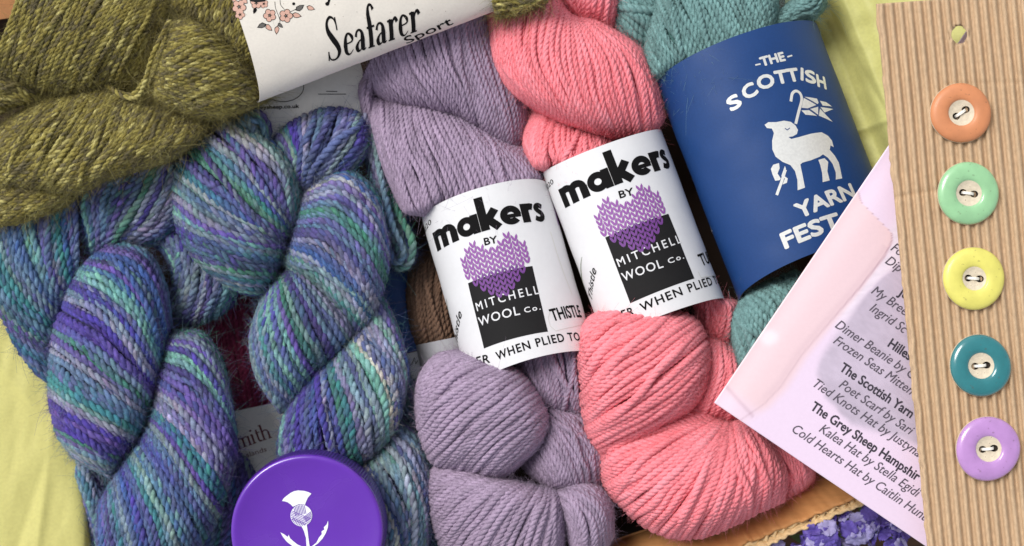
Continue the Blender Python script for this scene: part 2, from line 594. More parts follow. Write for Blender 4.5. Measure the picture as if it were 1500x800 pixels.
def shapes_mesh(shapes, f, surf, e, name, sub=5.0):
    """2-D shapes -> (frame f) -> surface coordinates -> mesh lying e above the surface"""
    V, F = [], []
    lay = 0
    for kind, a, b in shapes:
        if kind == 'strip':
            v = np.concatenate([a, b]); n = len(a)
            fc = [(i, i + 1, n + i + 1, n + i) for i in range(n - 1)]
        elif kind == 'poly':
            v = a
            fc = [tuple(t) for t in tessellate_polygon([[Vector((x, y, 0)) for x, y in a]])]
        else:                                   # ready-made faces
            v, fc = a, b
        sa = f(np.asarray(v, float))
        bm = bmesh.new()
        vs = [bm.verts.new((x, y, 0)) for x, y in sa]
        for t in fc:
            try: bm.faces.new([vs[i] for i in t])
            except ValueError: pass
        if sub and len(sa):
            lo, hi = sa[:, 0].min(), sa[:, 0].max()
            for x in np.arange(math.ceil(lo / sub) * sub, hi, sub):
                bmesh.ops.bisect_plane(bm, geom=bm.verts[:] + bm.edges[:] + bm.faces[:], plane_co=(x, 0, 0), plane_no=(1, 0, 0))
            if isinstance(surf, Band):
                lo, hi = sa[:, 1].min(), sa[:, 1].max()
                for yy in np.arange(math.ceil(lo / 6) * 6, hi, 6):
                    bmesh.ops.bisect_plane(bm, geom=bm.verts[:] + bm.edges[:] + bm.faces[:], plane_co=(0, yy, 0), plane_no=(0, 1, 0))
        bm.verts.index_update()
        base = len(V)
        for v_ in bm.verts: V.append((v_.co.x, v_.co.y, e + lay * 0.012))
        F += [[base + v_.index for v_ in fc_.verts] for fc_ in bm.faces]
        bm.free()
        lay = (lay + 1) % 14
    V = np.array(V)
    P = W(surf.pos(V[:, :2], 0.0))
    P2 = W(surf.pos(V[:, :2], 1.0))
    P = P + (P2 - P) * V[:, 2:3]
    me = bpy.data.meshes.new(name)
    me.from_pydata(P.tolist(), [], F)
    me.update()
    # all faces look outwards
    bm = bmesh.new(); bm.from_mesh(me)
    out = Vector((P2 - W(surf.pos(V[:, :2], 0.0))).mean(0).tolist())
    for fc in bm.faces:
        if fc.normal.dot(out) < 0: fc.normal_flip()
    bm.to_mesh(me); bm.free()
    return me

def ink(name, shapes, surf, m, parent, f=None, e=0.35, sub=5.0):
    return link(name, shapes_mesh(shapes, f or (lambda v: v), surf, e + 0.1, name, sub), m, parent)

def frame(surf, p0, p1):
    """frame with its origin at p0 and +x towards p1 (points of the photograph's plane on the surface), y up the letters; returns f and length"""
    a, b = surf.inv(p0), surf.inv(p1)
    dx = b - a; ln = np.linalg.norm(dx); dx = dx / ln
    dy = np.array([dx[1], -dx[0]])
    return (lambda v: a + v[:, :1] * dx + v[:, 1:2] * dy), ln

_fc = {}
def text_shape(body, sp=1.0):
    """outline of a line of text in the built-in typeface: vertices (cap height 1) and faces, starting at x = 0"""
    if (body, sp) in _fc: return _fc[(body, sp)]
    c = bpy.data.curves.new('t', 'FONT')
    c.body = body
    c.resolution_u = 3
    c.space_character = sp
    o = bpy.data.objects.new('t', c)
    COL.objects.link(o)
    bpy.context.view_layer.update()
    me = bpy.data.meshes.new_from_object(o.evaluated_get(bpy.context.evaluated_depsgraph_get()))
    v = np.array([tuple(q.co)[:2] for q in me.vertices])
    fcs = [tuple(p.vertices) for p in me.polygons]
    bpy.data.objects.remove(o); bpy.data.curves.remove(c); bpy.data.meshes.remove(me)
    v[:, 0] -= v[:, 0].min()
    _fc[(body, sp)] = (v, fcs)
    return _fc[(body, sp)]
CAP = text_shape('H')[0][:, 1].max()

def words(name, body, surf, p0, p1, h, m, parent, bold=0.0, shear=0.0, fit=True, xs=1.0, e=0.35, sp=1.0, ref=None):
    """text from p0 to p1 with capitals h high (grid units)"""
    v, fc = text_shape(body, sp)
    f, ln = frame(surf, p0, p1)
    k = h / CAP
    v = v * k
    kx = ln / (text_shape(ref, sp)[0][:, 0].max() * k if ref else v[:, 0].max()) if fit else xs
    v = np.stack([v[:, 0] * kx + v[:, 1] * shear, v[:, 1]], 1)
    sh = []
    if bold:
        for i in range(8):
            a = i * PI / 4
            sh.append(('faces', v + np.array([math.cos(a), math.sin(a)]) * bold, fc))
    sh.append(('faces', v, fc))
    return ink(name, sh, surf, m, parent, f, e, 5.0)

def paper_band(name, surf, m, parent, th0, th1, a0, a1, nu=110, nv=60, thick=1.1, wob=0.0):
    """the band itself, with real thickness"""
    th = np.linspace(th0, th1, nu) * surf.R
    a = np.linspace(a0, a1, nv)
    sa = np.stack(np.meshgrid(th, a, indexing='ij'), -1)
    o = W(surf.pos(sa, 0.0)); i = W(surf.pos(sa, -thick))
    n = nu * nv
    V = np.concatenate([o.reshape(-1, 3), i.reshape(-1, 3)])
    ii = np.arange(nu - 1)[:, None] * nv + np.arange(nv - 1)[None]
    q = np.stack([ii, ii + nv, ii + nv + 1, ii + 1], -1).reshape(-1, 4)
    Q = [q, q[:, ::-1] + n]
    for col in (0, nv - 1):
        k = np.arange(nu - 1) * nv + col
        e = np.stack([k, k + nv, k + nv + n, k + n], -1)
        Q.append(e if col else e[:, ::-1])
    for row in (0, nu - 1):
        k = row * nv + np.arange(nv - 1)
        e = np.stack([k, k + 1, k + 1 + n, k + n], -1)
        Q.append(e[:, ::-1] if row else e)
    me = mesh_np(name, V, np.concatenate(Q))
    bm = bmesh.new(); bm.from_mesh(me)
    bmesh.ops.recalc_face_normals(bm, faces=bm.faces[:])
    for ed in bm.edges:
        if len(ed.link_faces) == 2 and ed.calc_face_angle(0) > 0.6: ed.smooth = False
    bm.to_mesh(me); bm.free()
    return link(name, me, m, parent)

# ------------------------------------------------------------------ the box and what is round it
M_table = mat('table_wood', lin(96, 66, 44), 0.6, noise=0.35, nscale=60, stretch=(1, 8, 0.4))
M_card_in = mat('box_cardboard', lin(198, 140, 84), 0.75, noise=0.10, nscale=120, bump=0.15, bscale=500, stretch=(1, 5, -0.35))
M_card_edge = mat('cut_cardboard', lin(220, 188, 140), 0.85, noise=0.2, nscale=900, bump=0.4, bscale=1500)

def quad_sheet(name, pts, m, parent=None, thick=3.0, kind=None):
    """a flat board through 4 grid points, with thickness"""
    P = [Vector(W(p)) for p in pts]
    n = (P[1] - P[0]).cross(P[3] - P[0]).normalized() * (thick * U)
    bm = bmesh.new()
    a = [bm.verts.new(p) for p in P]; b = [bm.verts.new(p - n) for p in P]
    bm.faces.new(a); bm.faces.new(b[::-1])
    for i in range(4): bm.faces.new((a[i], b[i], b[(i + 1) % 4], a[(i + 1) % 4]))
    bmesh.ops.recalc_face_normals(bm, faces=bm.faces[:])
    me = bpy.data.meshes.new(name); bm.to_mesh(me); bm.free()
    o = link(name, me, m, parent)
    if kind: o['kind'] = kind
    return o

gs = 6000
g = bpy.data.meshes.new('table_top')
g.from_pydata([Vector(W((x, y, -330))) for x, y in ((-gs, gs), (gs, gs), (gs, -gs), (-gs, -gs))], [], [(0, 1, 2, 3)])
o = link('table_top', g, M_table); o['kind'] = 'structure'

box = thing('cardboard_box', (640, 400, -300), 'brown cardboard box holding all the yarn, cut edge showing its fluting at the bottom right', 'box')
quad_sheet('floor', [(-160, 1000, -290), (1500, 700, -290), (1330, -300, -290), (-330, -60, -290)], mat('shade_dark_bottom', lin(58, 44, 36), 0.9), box, 6)  # floor cardboard darkened: shade between the skeins is put into its colour
quad_sheet('wall', [(-330, -60, -286), (-160, 1000, -286), (-190, 1000, -70), (-350, -60, -30)], M_card_in, box, 6)
quad_sheet('wall', [(1330, -300, -286), (-330, -60, -286), (-330, -75, 0), (1330, -330, 0)], M_card_in, box, 6)
quad_sheet('wall', [(1460, 710, -286), (1300, -300, -286), (1330, -300, -20), (1500, 690, -20)], M_card_in, box, 6)
# the front wall leans outwards; two liners with a fluted sheet between them
F0, F1 = np.array([690.0, 866, -115]), np.array([1370.0, 634, -115])        # foot of the visible wall
T0, T1 = np.array([700.0, 964, -50]), np.array([1420.0, 659, -50])          # its upper edge
def front_sheet(name, k_off, amp, m, seed):
    n = 700
    t = np.linspace(0, 1, n)
    foot = F0 + (F1 - F0) * t[:, None]; top = T0 + (T1 - T0) * t[:, None]
    outw = np.array([0.34, 0.94, 0.0])
    r = np.random.default_rng(seed)
    wav = amp * np.sin(t * 2 * PI * 52 + 1.6 * smooth_noise(n, 30, r)) * (1 + .3 * smooth_noise(n, 20, r)) + 0.9 * smooth_noise(n, 14, r)
    rag = 1.8 * smooth_noise(n, 14, r) + 1.2 * smooth_noise(n, 4, r)
    rows = []
    for s in (0, 0.25, 0.5, 0.75, 0.93, 1.0):
        p = foot * (1 - s) + top * s + outw * (k_off + wav * (0.35 + 0.65 * s))[:, None]
        if s == 1.0: p = p + np.array([-.1, .25, 1.0]) * (rag - (7 if amp > 2 else 0))[:, None]
        rows.append(W(p))
    a = Acc(); a.grid(np.array(rows), np.array([1, 1, 1.]))
    me = a.mesh(name)
    o = link(name, me, m, box)
    so = o.modifiers.new('thickness', 'SOLIDIFY'); so.thickness = (1.5 if amp > 2 else 2.8) * U; so.offset = 0
    return o
front_sheet('wall_liner', 0.0, 0.35, M_card_in, 1)
front_sheet('fluting', 6.5, 3.4, M_card_edge, 2)
front_sheet('wall_liner', 13.0, 0.9, M_card_edge, 3)
quad_sheet('wall', [(660, 880, -286), (1400, 626, -286), (1380, 632, -118), (680, 872, -118)], M_card_in, box, 6)
# flap at the top left corner
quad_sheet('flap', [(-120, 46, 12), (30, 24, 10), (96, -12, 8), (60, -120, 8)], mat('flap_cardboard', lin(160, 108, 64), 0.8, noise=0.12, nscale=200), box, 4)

def smooth(x, a, b): 
    t = np.clip((x - a) / (b - a), 0, 1); return t * t * (3 - 2 * t)

# tissue paper
def tissue(name, x0, x1, y0, y1, zf, col, label, step=4.0, mask=None, transl=0.3):
    xs = np.arange(x0, x1 + step, step); ys = np.arange(y0, y1 + step, step)
    X, Y = np.meshgrid(xs, ys, indexing='ij')
    X2, Y2, Z = zf(X, Y)
    a = Acc(); a.grid(W(np.stack([X2, Y2, Z], -1)), np.array([1, 1, 1.]))
    m = mat(name + '_paper', col, 0.5, noise=0.05, nscale=700, bump=0.25, bscale=350, transl=transl, spec=0.3)
    o = link(name, a.mesh(name), m)
    return tag(o, label, 'tissue paper')

def crease(X, Y, px, py, ang, wdt, h):
    """a folded ridge along a line"""
    c, s = math.cos(ang), math.sin(ang)
    d = -(X - px) * s + (Y - py) * c
    return h * np.exp(-np.abs(d) / wdt)

def z_left(X, Y):
    n = 8 * (vnoise2(X / 60, Y / 110, 3) - .5) + 2.2 * (vnoise2(X / 20, Y / 40, 5) - .5)
    edge = 119 + (Y - 690) * 0.085 + 3 * np.sin(Y / 37.0)
    z = -95 - 0.10 * X + n
    z = z + 1.5 * (vnoise2(X / 11 + Y / 60, Y / 40, 15) - .5) + crease(X, Y, 75, 640, math.radians(97), 10, 4) * smooth(Y, 560, 640) - crease(X, Y, 52, 720, math.radians(108), 9, 3) * smooth(Y, 600, 700) + crease(X, Y, 20, 560, math.radians(50), 14, 4) * (1 - smooth(Y, 560, 640))
    over = np.maximum(0, X - edge)
    z = z - np.where(over > 0, 8 + over * 4.2, 0) + 10 * (1 - np.exp(-np.maximum(0, edge - X) / 9.0)) - 10
    X2 = np.where(over > 0, edge + over * 0.55, X)
    return X2, Y, z
tissue('tissue_paper', -190, 190, 330, 950, z_left, lin(238, 231, 146), 'pale yellow-green tissue paper folded over the left side of the box')

def z_right(X, Y):
    n = 8 * (vnoise2(X / 45, Y / 60, 8) - .5) + 3.5 * (vnoise2(X / 16, Y / 20, 9) - .5)
    # pleats running down to the right
    dd = (X - 1215) * 0.928 - Y * 0.371
    z = -120 + np.clip((X - 1180), 0, 400) * 0.6 + n
    z = z + 22 / (1 + np.exp(-(dd - 0) / 4.0)) - 15 / (1 + np.exp(-(dd - 40) / 6.0)) + 8 / (1 + np.exp(-(dd - 62) / 5.0)) + 7 * np.exp(-np.abs(dd - 20) / 10) - 6 * np.exp(-np.abs(dd + 16) / 8)
    z = z + crease(X, Y, 1262, 190, math.radians(-20), 7, 7) - crease(X, Y, 1290, 150, math.radians(60), 9, 6)
    return X, Y, np.minimum(z, 70)
tissue('tissue_paper', 1150, 1560, -120, 330, z_right, lin(226, 224, 144), 'olive green tissue paper pleated beside the blue label under the corrugated card', 3.0)

# ------------------------------------------------------------------ skeins
bL = Band((710, 296, -34), (0.276, 0.961), 95.5, 76, math.radians(17), 262, 0.02)
bP = Band((881.5, 223, -30), (0.35, 0.937), 92.6, 76, math.radians(7), 264, 0.02)
bB = Band((1079.5, 82, -34), (0.358, 0.934), 126, 96, math.radians(17), 338, 0.0)
GRP = 'skeins of yarn packed in the box'
# deep ones first
sk = thing('yarn_skein', (350, 560, -230), 'dark maroon skein with a grey printed band deep between the painted skeins', 'yarn skein', GRP)
lobe(sk, Y_maroon, [[(262, 400), (282, 480), (300, 560), (320, 700)], [(320, 395), (335, 480), (350, 560), (372, 700)], [(370, 395), (385, 480), (402, 560), (420, 700)], [(405, 395), (425, 480), (440, 560), (460, 700)]], -240, 65, t='oo')
M_greyband = mat('grey_paper', lin(222, 220, 216), 0.8, noise=0.03, nscale=500)
M_ink = mat('black_ink', lin(18, 17, 18), 0.85, spec=0.15)
M_redink = mat('maroon_ink', lin(104, 44, 44), 0.6)
b = Band((374, 596, -215), (0.2, 0.98), 95, 66, 0.0, 130)
pb = paper_band('paper_band', b, M_greyband, sk, -1.5, 1.5, 0, 130)
def serif_word(name, body, surf, p0, p1, xh, m, parent):
    """small old-style letters with slab serifs"""
    sh, x = [], 0.0
    st, hl = .17, .08
    for ch in body:
        if ch == 'm':
            for k in range(3): sh += stroke([(x + .1 + k * .52, 0), (x + .1 + k * .52, .95)], st); sh += stroke([(x - .06 + k * .52, .035), (x + .28 + k * .52, .035)], hl)
            for k in range(2): sh += stroke(arc(x + .36 + k * .52, .66, .26, .30, 160, 0, 10), .11)
            sh += stroke([(x - .08, .93), (x + .12, .98)], hl); x += 1.42
        elif ch == 'i':
            sh += stroke([(x + .1, 0), (x + .1, .97)], st); sh += stroke([(x - .06, .035), (x + .28, .035)], hl); sh += stroke([(x - .06, .92), (x + .12, .98)], hl)
            sh += poly(arc(x + .1, 1.36, .11, .11, 0, 330, 10)); x += .42
        elif ch == 't':
            sh += stroke([(x + .14, 1.28), (x + .14, .22), (x + .22, .06), (x + .40, .06)], st * .85); sh += stroke([(x, .95), (x + .40, .95)], hl); x += .50
        elif ch == 'h':
            sh += stroke([(x + .1, 0), (x + .1, 1.6)], st); sh += stroke([(x + .62, 0), (x + .62, .7)], st); sh += stroke(arc(x + .36, .66, .26, .30, 160, 0, 10), .11)
            for k in (0, .52): sh += stroke([(x - .06 + k, .035), (x + .28 + k, .035)], hl)
            sh += stroke([(x - .08, 1.55), (x + .12, 1.6)], hl); x += .95
    f, ln = frame(surf, p0, p1)
    k = ln / x
    return ink(name, sh, surf, m, parent, lambda v: f(v * np.array([k, xh])), 0.35)
serif_word('lettering', 'mith', b, (350, 658), (401, 640), 14.5, M_redink, pb)
words('lettering', 'slands', b, (362, 670), (391, 661), 7.0, M_redink, pb)

sk = thing('yarn_skein', (590, 480, -230), 'skein in a plain blue and white band deep beside the brown skein', 'yarn skein', GRP)
M_blueband = mat('blue_paper', lin(30, 76, 146), 0.55, noise=0.08, nscale=500)
M_white = mat('white_paper', lin(224, 224, 226), 0.6, noise=0.015, nscale=400)
lobe(sk, Y_maroon, [[(545, 330), (560, 400), (580, 470), (600, 640)], [(575, 330), (592, 400), (612, 470), (632, 640)], [(590, 330), (610, 400), (630, 470), (650, 640)]], -200, 50, t='oo')
b = Band((560, 380, -165), (0.27, 0.96), 50, 44, 0.0, 150)
paper_band('blue_band', b, M_blueband, sk, -1.4, 1.4, 0, 142)
pb = paper_band('white_band', b, M_white, sk, -1.4, 1.4, 143, 240)
ink('lettering', stroke([(592, 536), (597, 528), (601, 534), (598, 540), (604, 532), (607, 524), (609, 533), (612, 528)], 1.1), Flat(-121), M_ink, pb, e=0.4)

sk = thing('yarn_skein', (630, 450, -220), 'light brown skein with a plain grey band deep in the box', 'yarn skein', GRP)
lobe(sk, Y_brown, [[(603, 385), (596, 425), (600, 470), (612, 520)], [(625, 372), (618, 425), (622, 470), (635, 525)], [(660, 365), (648, 420), (650, 470), (660, 525)], [(700, 370), (690, 420), (692, 470), (700, 520)]], -150, 75)
b = Band((652, 497, -128), (0.2, 0.98), 44, 54, 0.0, 110)
paper_band('paper_band', b, mat('silver_grey_paper', lin(176, 176, 182), 0.7), sk, -1.45, 1.5, 0, 90)
paper_band('binding', Band((614, 494, -125), (0.28, 0.96), 6, 6, 0.0, 80), mat('red_brown_card', lin(110, 62, 42), 0.7), sk, -1.5, 1.5, 0, 80)

# left painted skein
sk = thing('yarn_skein', (190, 560, -150), 'hand-painted blue, violet and green skein beside the yellow-green tissue', 'yarn skein', GRP)
R0 = sk
lobe(sk, Y_paint, [[(372, 690), (384, 735), (372, 800)], [(346, 664), (358, 722), (338, 812)], [(315, 715), (322, 775), (300, 850)], [(270, 760), (280, 800), (250, 850)]], -185, 60, u='rr', t='oo')
lobe(sk, Y_paint, [[(115, 640), (140, 690), (165, 730)], [(105, 670), (130, 720), (150, 770)], [(112, 700), (128, 750), (140, 800)]], -150, 50)
lobe(sk, Y_paint, [[(108, 290), (112, 340), (112, 380), (112, 412)], [(75, 300), (80, 365), (90, 405), (103, 430)], [(40, 315), (50, 370), (70, 415), (95, 445)],
    [(5, 325), (20, 380), (50, 430), (88, 468)], [(-25, 360), (0, 410), (35, 455), (85, 490)], [(-25, 415), (5, 455), (40, 487), (82, 510)],
    [(2, 460), (25, 487), (50, 505), (82, 528)], [(25, 507), (45, 525), (62, 538), (82, 548)], [(55, 548), (65, 554), (75, 559), (85, 564)]], -105, 70, u='or', t='or')
lobe(sk, Y_paint, [[(110, 285), (106, 310), (118, 340), (132, 366)], [(150, 258), (136, 292), (138, 332), (140, 372)], [(200, 240), (180, 280), (162, 325), (152, 368)],
    [(245, 235), (225, 285), (198, 328), (165, 362)], [(262, 270), (252, 303), (227, 337), (188, 356)], [(266, 318), (250, 342), (228, 355), (198, 358)]], -80, 62, u='rr', t='or')
lobe(sk, Y_paint, [[(208, 346), (240, 368), (255, 410), (250, 462)], [(235, 338), (262, 366), (275, 415), (262, 470)], [(262, 338), (288, 368), (298, 415), (280, 476)],
    [(290, 352), (312, 383), (318, 425), (300, 470)], [(318, 374), (332, 398), (334, 430), (318, 462)], [(342, 392), (347, 410), (346, 428), (338, 447)]], -100, 66)
lobe(sk, Y_paint, [[(175, 356), (215, 372), (240, 418), (248, 475)], [(140, 376), (185, 387), (222, 435), (241, 508)], [(115, 403), (160, 425), (205, 475), (233, 540)],
    [(97, 443), (145, 470), (192, 520), (225, 568)], [(81, 488), (130, 525), (180, 565), (217, 600)], [(75, 540), (115, 575), (165, 605), (207, 628)],
    [(76, 590), (110, 615), (150, 635), (191, 652)], [(87, 635), (115, 652), (145, 666), (173, 676)], [(110, 667), (128, 680), (145, 688), (161, 697)]], -55, 88)
lobe(sk, Y_paint, [[(262, 487), (295, 490), (319, 520), (331, 560)], [(245, 505), (285, 515), (319, 560), (340, 610)], [(234, 548), (280, 575), (324, 625), (344, 665)],
    [(226, 590), (262, 625), (306, 680), (331, 715)], [(214, 630), (245, 670), (286, 730), (311, 770)], [(197, 660), (222, 710), (251, 770), (272, 820)],
    [(179, 685), (194, 735), (212, 790), (226, 845)], [(161, 715), (167, 760), (177, 810), (186, 860)], [(146, 745), (143, 785), (147, 825), (156, 870)]], -55, 90)

# middle painted skein
sk = thing('yarn_skein', (440, 480, -150), 'hand-painted blue, violet and green skein between the lavender skein and the other painted one', 'yarn skein', GRP)
lobe(sk, Y_paint, [[(592, 530), (618, 580), (632, 650)], [(570, 550), (600, 610), (618, 670)], [(550, 590), (580, 645), (600, 710)]], -150, 55)
lobe(sk, Y_paint, [[(612, 765), (645, 772), (680, 800)], [(600, 790), (630, 805), (660, 850)], [(580, 820), (600, 850), (620, 890)]], -130, 60)
lobe(sk, Y_paint, [[(540, 150), (562, 235), (592, 305), (608, 372)], [(533, 168), (553, 245), (582, 322), (600, 392)], [(525, 180), (543, 252), (566, 325), (580, 394)]], -80, 50, t='or')
loose(sk, Y_paint, [[(541, 165, -35), (550, 215, -22), (560, 270, -14), (575, 330, -10), (590, 362, -14), (589, 380, -22), (577, 383, -32), (566, 350, -40)],
                    [(560, 262, -40), (585, 315, -24), (603, 352, -20), (601, 384, -24), (585, 394, -34), (570, 380, -46)]])
lobe(sk, Y_paint, [[(350, 168), (372, 160), (392, 178), (394, 215)], [(340, 180), (362, 176), (378, 190), (385, 222)], [(330, 195), (350, 192), (365, 205), (372, 230)]], -55, 45)
lobe(sk, Y_paint, [[(436, 270), (425, 240), (412, 215), (402, 205)], [(440, 272), (438, 235), (430, 200), (422, 185)], [(445, 275), (448, 235), (450, 200), (451, 168)],
    [(450, 275), (462, 235), (475, 195), (482, 160)], [(458, 272), (480, 238), (505, 195), (516, 163)], [(470, 268), (500, 245), (525, 210), (534, 178)], [(490, 262), (515, 250), (535, 225), (542, 200)]], -50, 66)
lobe(sk, Y_paint, [[(545, 415), (572, 462), (592, 520), (597, 562)], [(535, 445), (565, 488), (588, 535), (592, 577)], [(522, 485), (555, 515), (580, 568), (583, 618)], [(508, 495), (540, 540), (563, 597), (566, 648)],
    [(490, 512), (512, 565), (531, 622), (541, 672)], [(475, 528), (485, 580), (496, 637), (511, 686)], [(458, 546), (455, 600), (460, 652), (481, 692)],
    [(443, 566), (430, 610), (429, 657), (445, 700)], [(428, 588), (414, 625), (410, 662), (420, 700)]], -60, 85)
lobe(sk, Y_paint, [[(575, 608), (611, 640), (630, 690), (632, 745)], [(560, 640), (601, 680), (623, 735), (626, 795)], [(545, 663), (580, 705), (605, 765), (609, 835)],
    [(528, 678), (555, 730), (575, 790), (581, 850)], [(508, 690), (530, 745), (545, 800), (551, 860)]], -75, 78)
lobe(sk, Y_paint, [[(432, 383), (480, 423), (512, 458), (524, 482)], [(425, 393), (462, 435), (491, 475), (509, 502)], [(418, 400), (440, 445), (465, 490), (486, 528)],
    [(410, 408), (418, 455), (438, 505), (462, 548)], [(402, 416), (397, 465), (415, 522), (445, 571)], [(394, 428), (380, 480), (395, 542), (430, 588)], [(384, 443), (369, 497), (379, 553), (412, 602)]], -50, 84)
lobe(sk, Y_paint, [[(350, 176), (394, 206), (432, 250), (439, 330)], [(325, 178), (372, 213), (414, 262), (431, 332)], [(295, 196), (340, 233), (386, 285), (425, 338)],
    [(270, 218), (320, 263), (376, 310), (421, 345)], [(256, 253), (305, 296), (366, 330), (417, 352)], [(255, 290), (298, 325), (356, 348), (415, 362)],
    [(261, 330), (300, 352), (351, 366), (411, 376)], [(277, 364), (315, 380), (356, 391), (406, 393)], [(304, 395), (335, 405), (363, 411), (396, 412)], [(334, 418), (352, 425), (368, 429), (386, 429)]], -45, 86)
lobe(sk, Y_paint, [[(462, 266), (505, 250), (547, 280), (563, 325)], [(448, 288), (500, 273), (547, 315), (568, 370)], [(440, 313), (490, 308), (541, 355), (564, 407)],
    [(433, 338), (480, 344), (531, 395), (554, 440)], [(425, 363), (465, 380), (516, 430), (540, 470)], [(416, 386), (450, 415), (496, 460), (527, 490)]], -40, 90)
# a paper band showing behind it
b = Band((362, 176, -70), (0.965, -0.26), 62, 30, 0.0, 190)
pb = paper_band('paper_band', b, M_greyband, sk, -1.5, 1.2, -10, 182)
words('lettering', 'thegreysheep.co.uk', b, (360, 161), (438, 158), 5.2, M_ink, pb, bold=0.25)
for y_, x0_, x1_ in ((134, 478, 494), (138, 466, 507)):
    ink('lettering', stroke([b.inv((x0_, y_)), b.inv((x1_, y_))], 1.0), b, M_ink, pb)
ink('emblem', stroke(arc(415, 127, 30, 22, 0, 360, 40), 1.0), Flat(-39), M_ink, pb, e=0.2)

# olive skein
sk = thing('yarn_skein', (180, 140, -60), 'fuzzy olive green skein at the top left wrapped in a cream printed band', 'yarn skein', GRP)
lobe(sk, Y_olive, [[(252, 12), (255, -10), (268, -40)], [(290, 35), (290, 5), (305, -40)], [(328, 68), (326, 35), (330, -20)], [(350, 92), (356, 50), (360, -10)], [(385, 120), (390, 60), (395, 0)]], 0, 80, u='ro', t='ro')
lobe(sk, Y_olive, [[(722, -40), (755, -42), (800, -50)], [(722, 5), (760, -2), (806, -18)], [(728, 26), (765, 18), (800, 2)]], 30, 45, t='oo')
lobe(sk, Y_olive, [[(-20, 106), (5, 103), (30, 111), (56, 133)], [(-20, 125), (5, 122), (30, 128), (60, 139)], [(-20, 145), (5, 142), (30, 144), (56, 145)], [(-20, 176), (0, 166), (20, 156), (46, 149)]], -25, 55, t='or')
lobe(sk, Y_olive, [[(-20, 285), (0, 270), (20, 260), (36, 256)], [(-25, 325), (10, 300), (40, 280), (72, 266)], [(20, 328), (50, 307), (77, 289), (102, 273)], [(85, 307), (101, 298), (112, 287), (117, 276)]], -45, 62, u='rr', t='rr')
lobe(sk, Y_olive, [[(-25, 228), (-10, 200), (15, 175), (47, 156)], [(-15, 266), (15, 235), (50, 190), (96, 140)], [(45, 278), (75, 245), (111, 195), (152, 127)], [(105, 284), (130, 250), (161, 205), (187, 136)],
    [(150, 265), (178, 235), (206, 195), (227, 153)], [(205, 248), (225, 225), (246, 200), (264, 164)], [(257, 231), (267, 215), (282, 198), (292, 176)], [(301, 195), (303, 191), (305, 187), (303, 181)]], -25, 92)
lobe(sk, Y_olive, [[(-15, 112), (0, 65), (18, 20), (40, -30)], [(48, 130), (62, 80), (87, 30), (117, -30)], [(99, 139), (126, 85), (162, 30), (197, -30)], [(165, 131), (192, 75), (218, 25), (238, -14)], [(213, 140), (226, 85), (242, 45), (254, 12)]], -25, 92, u='or')
lobe(sk, Y_olive, [[(246, 40), (256, 32), (268, 27)], [(230, 73), (256, 53), (282, 40), (298, 38)], [(222, 103), (258, 82), (297, 62), (334, 58)], [(219, 130), (265, 111), (317, 88), (356, 82)],
    [(229, 148), (285, 131), (337, 112), (374, 106)], [(260, 164), (305, 156), (352, 140), (388, 126)], [(290, 176), (321, 174), (357, 162), (388, 148)]], -5, 96)
loose(sk, Y_olive, [[(150, 121, 5), (163, 130, 22), (183, 143, 36), (202, 141, 38), (213, 118, 58), (222, 85, 72), (236, 55, 70), (248, 30, 40)], [(153, 118, 5), (170, 133, 20), (188, 139, 30), (200, 134, 34), (216, 110, 56)]])
olive_root = sk

# lavender skein
sk = thing('yarn_skein', (720, 400, -90), 'pale lavender skein in a white band printed with a knitted heart', 'yarn skein', GRP)
lobe(sk, Y_lav, [[(545, 100), (528, 125), (530, 150), (540, 190)], [(575, 95), (545, 130), (545, 160), (550, 200)]], -60, 40)
lobe(sk, Y_lav, [[(700, 10), (740, 80), (768, 140), (772, 195)], [(695, 10), (722, 90), (747, 160), (753, 220)], [(670, 10), (690, 90), (713, 155), (729, 212)], [(640, 20), (658, 90), (681, 140), (701, 192)],
    [(605, 40), (622, 95), (646, 135), (669, 174)], [(570, 60), (588, 105), (613, 138), (636, 166)], [(545, 88), (560, 118), (580, 141), (603, 161)], [(530, 118), (545, 132), (559, 145), (576, 156)]], -70, 88, u='rr', t='or')
lobe(sk, Y_lav, [[(768, 218), (786, 245), (799, 265), (810, 300)], [(735, 208), (763, 235), (784, 268), (800, 310)], [(700, 188), (728, 225), (752, 268), (770, 320)], [(665, 169), (692, 215), (717, 268), (735, 330)],
    [(630, 157), (652, 210), (677, 268), (697, 340)], [(598, 149), (610, 205), (636, 268), (660, 345)], [(570, 147), (575, 205), (599, 268), (630, 340)], [(548, 142), (555, 200), (575, 262), (606, 325)], [(536, 132), (543, 180), (559, 237), (583, 296)]], -60, 90, u='rr', t='ro', under=bL)
lobe(sk, Y_lav, [[(878, 480), (883, 540), (881, 590), (872, 618)], [(845, 490), (853, 545), (854, 587), (850, 617)], [(810, 500), (822, 550), (826, 587), (827, 611)], [(780, 515), (790, 555), (798, 582), (805, 602)], [(753, 520), (765, 550), (775, 570), (783, 588)]], -75, 74, t='or', under=bL)
lobe(sk, Y_lav, [[(815, 596), (857, 610), (882, 655), (888, 720)], [(800, 598), (836, 625), (864, 670), (870, 720)], [(797, 613), (819, 645), (841, 690), (851, 722)], [(794, 638), (808, 665), (823, 695), (833, 719)],
    [(781, 660), (795, 682), (809, 702), (819, 718)], [(764, 680), (778, 695), (793, 706), (806, 718)]], -65, 76)
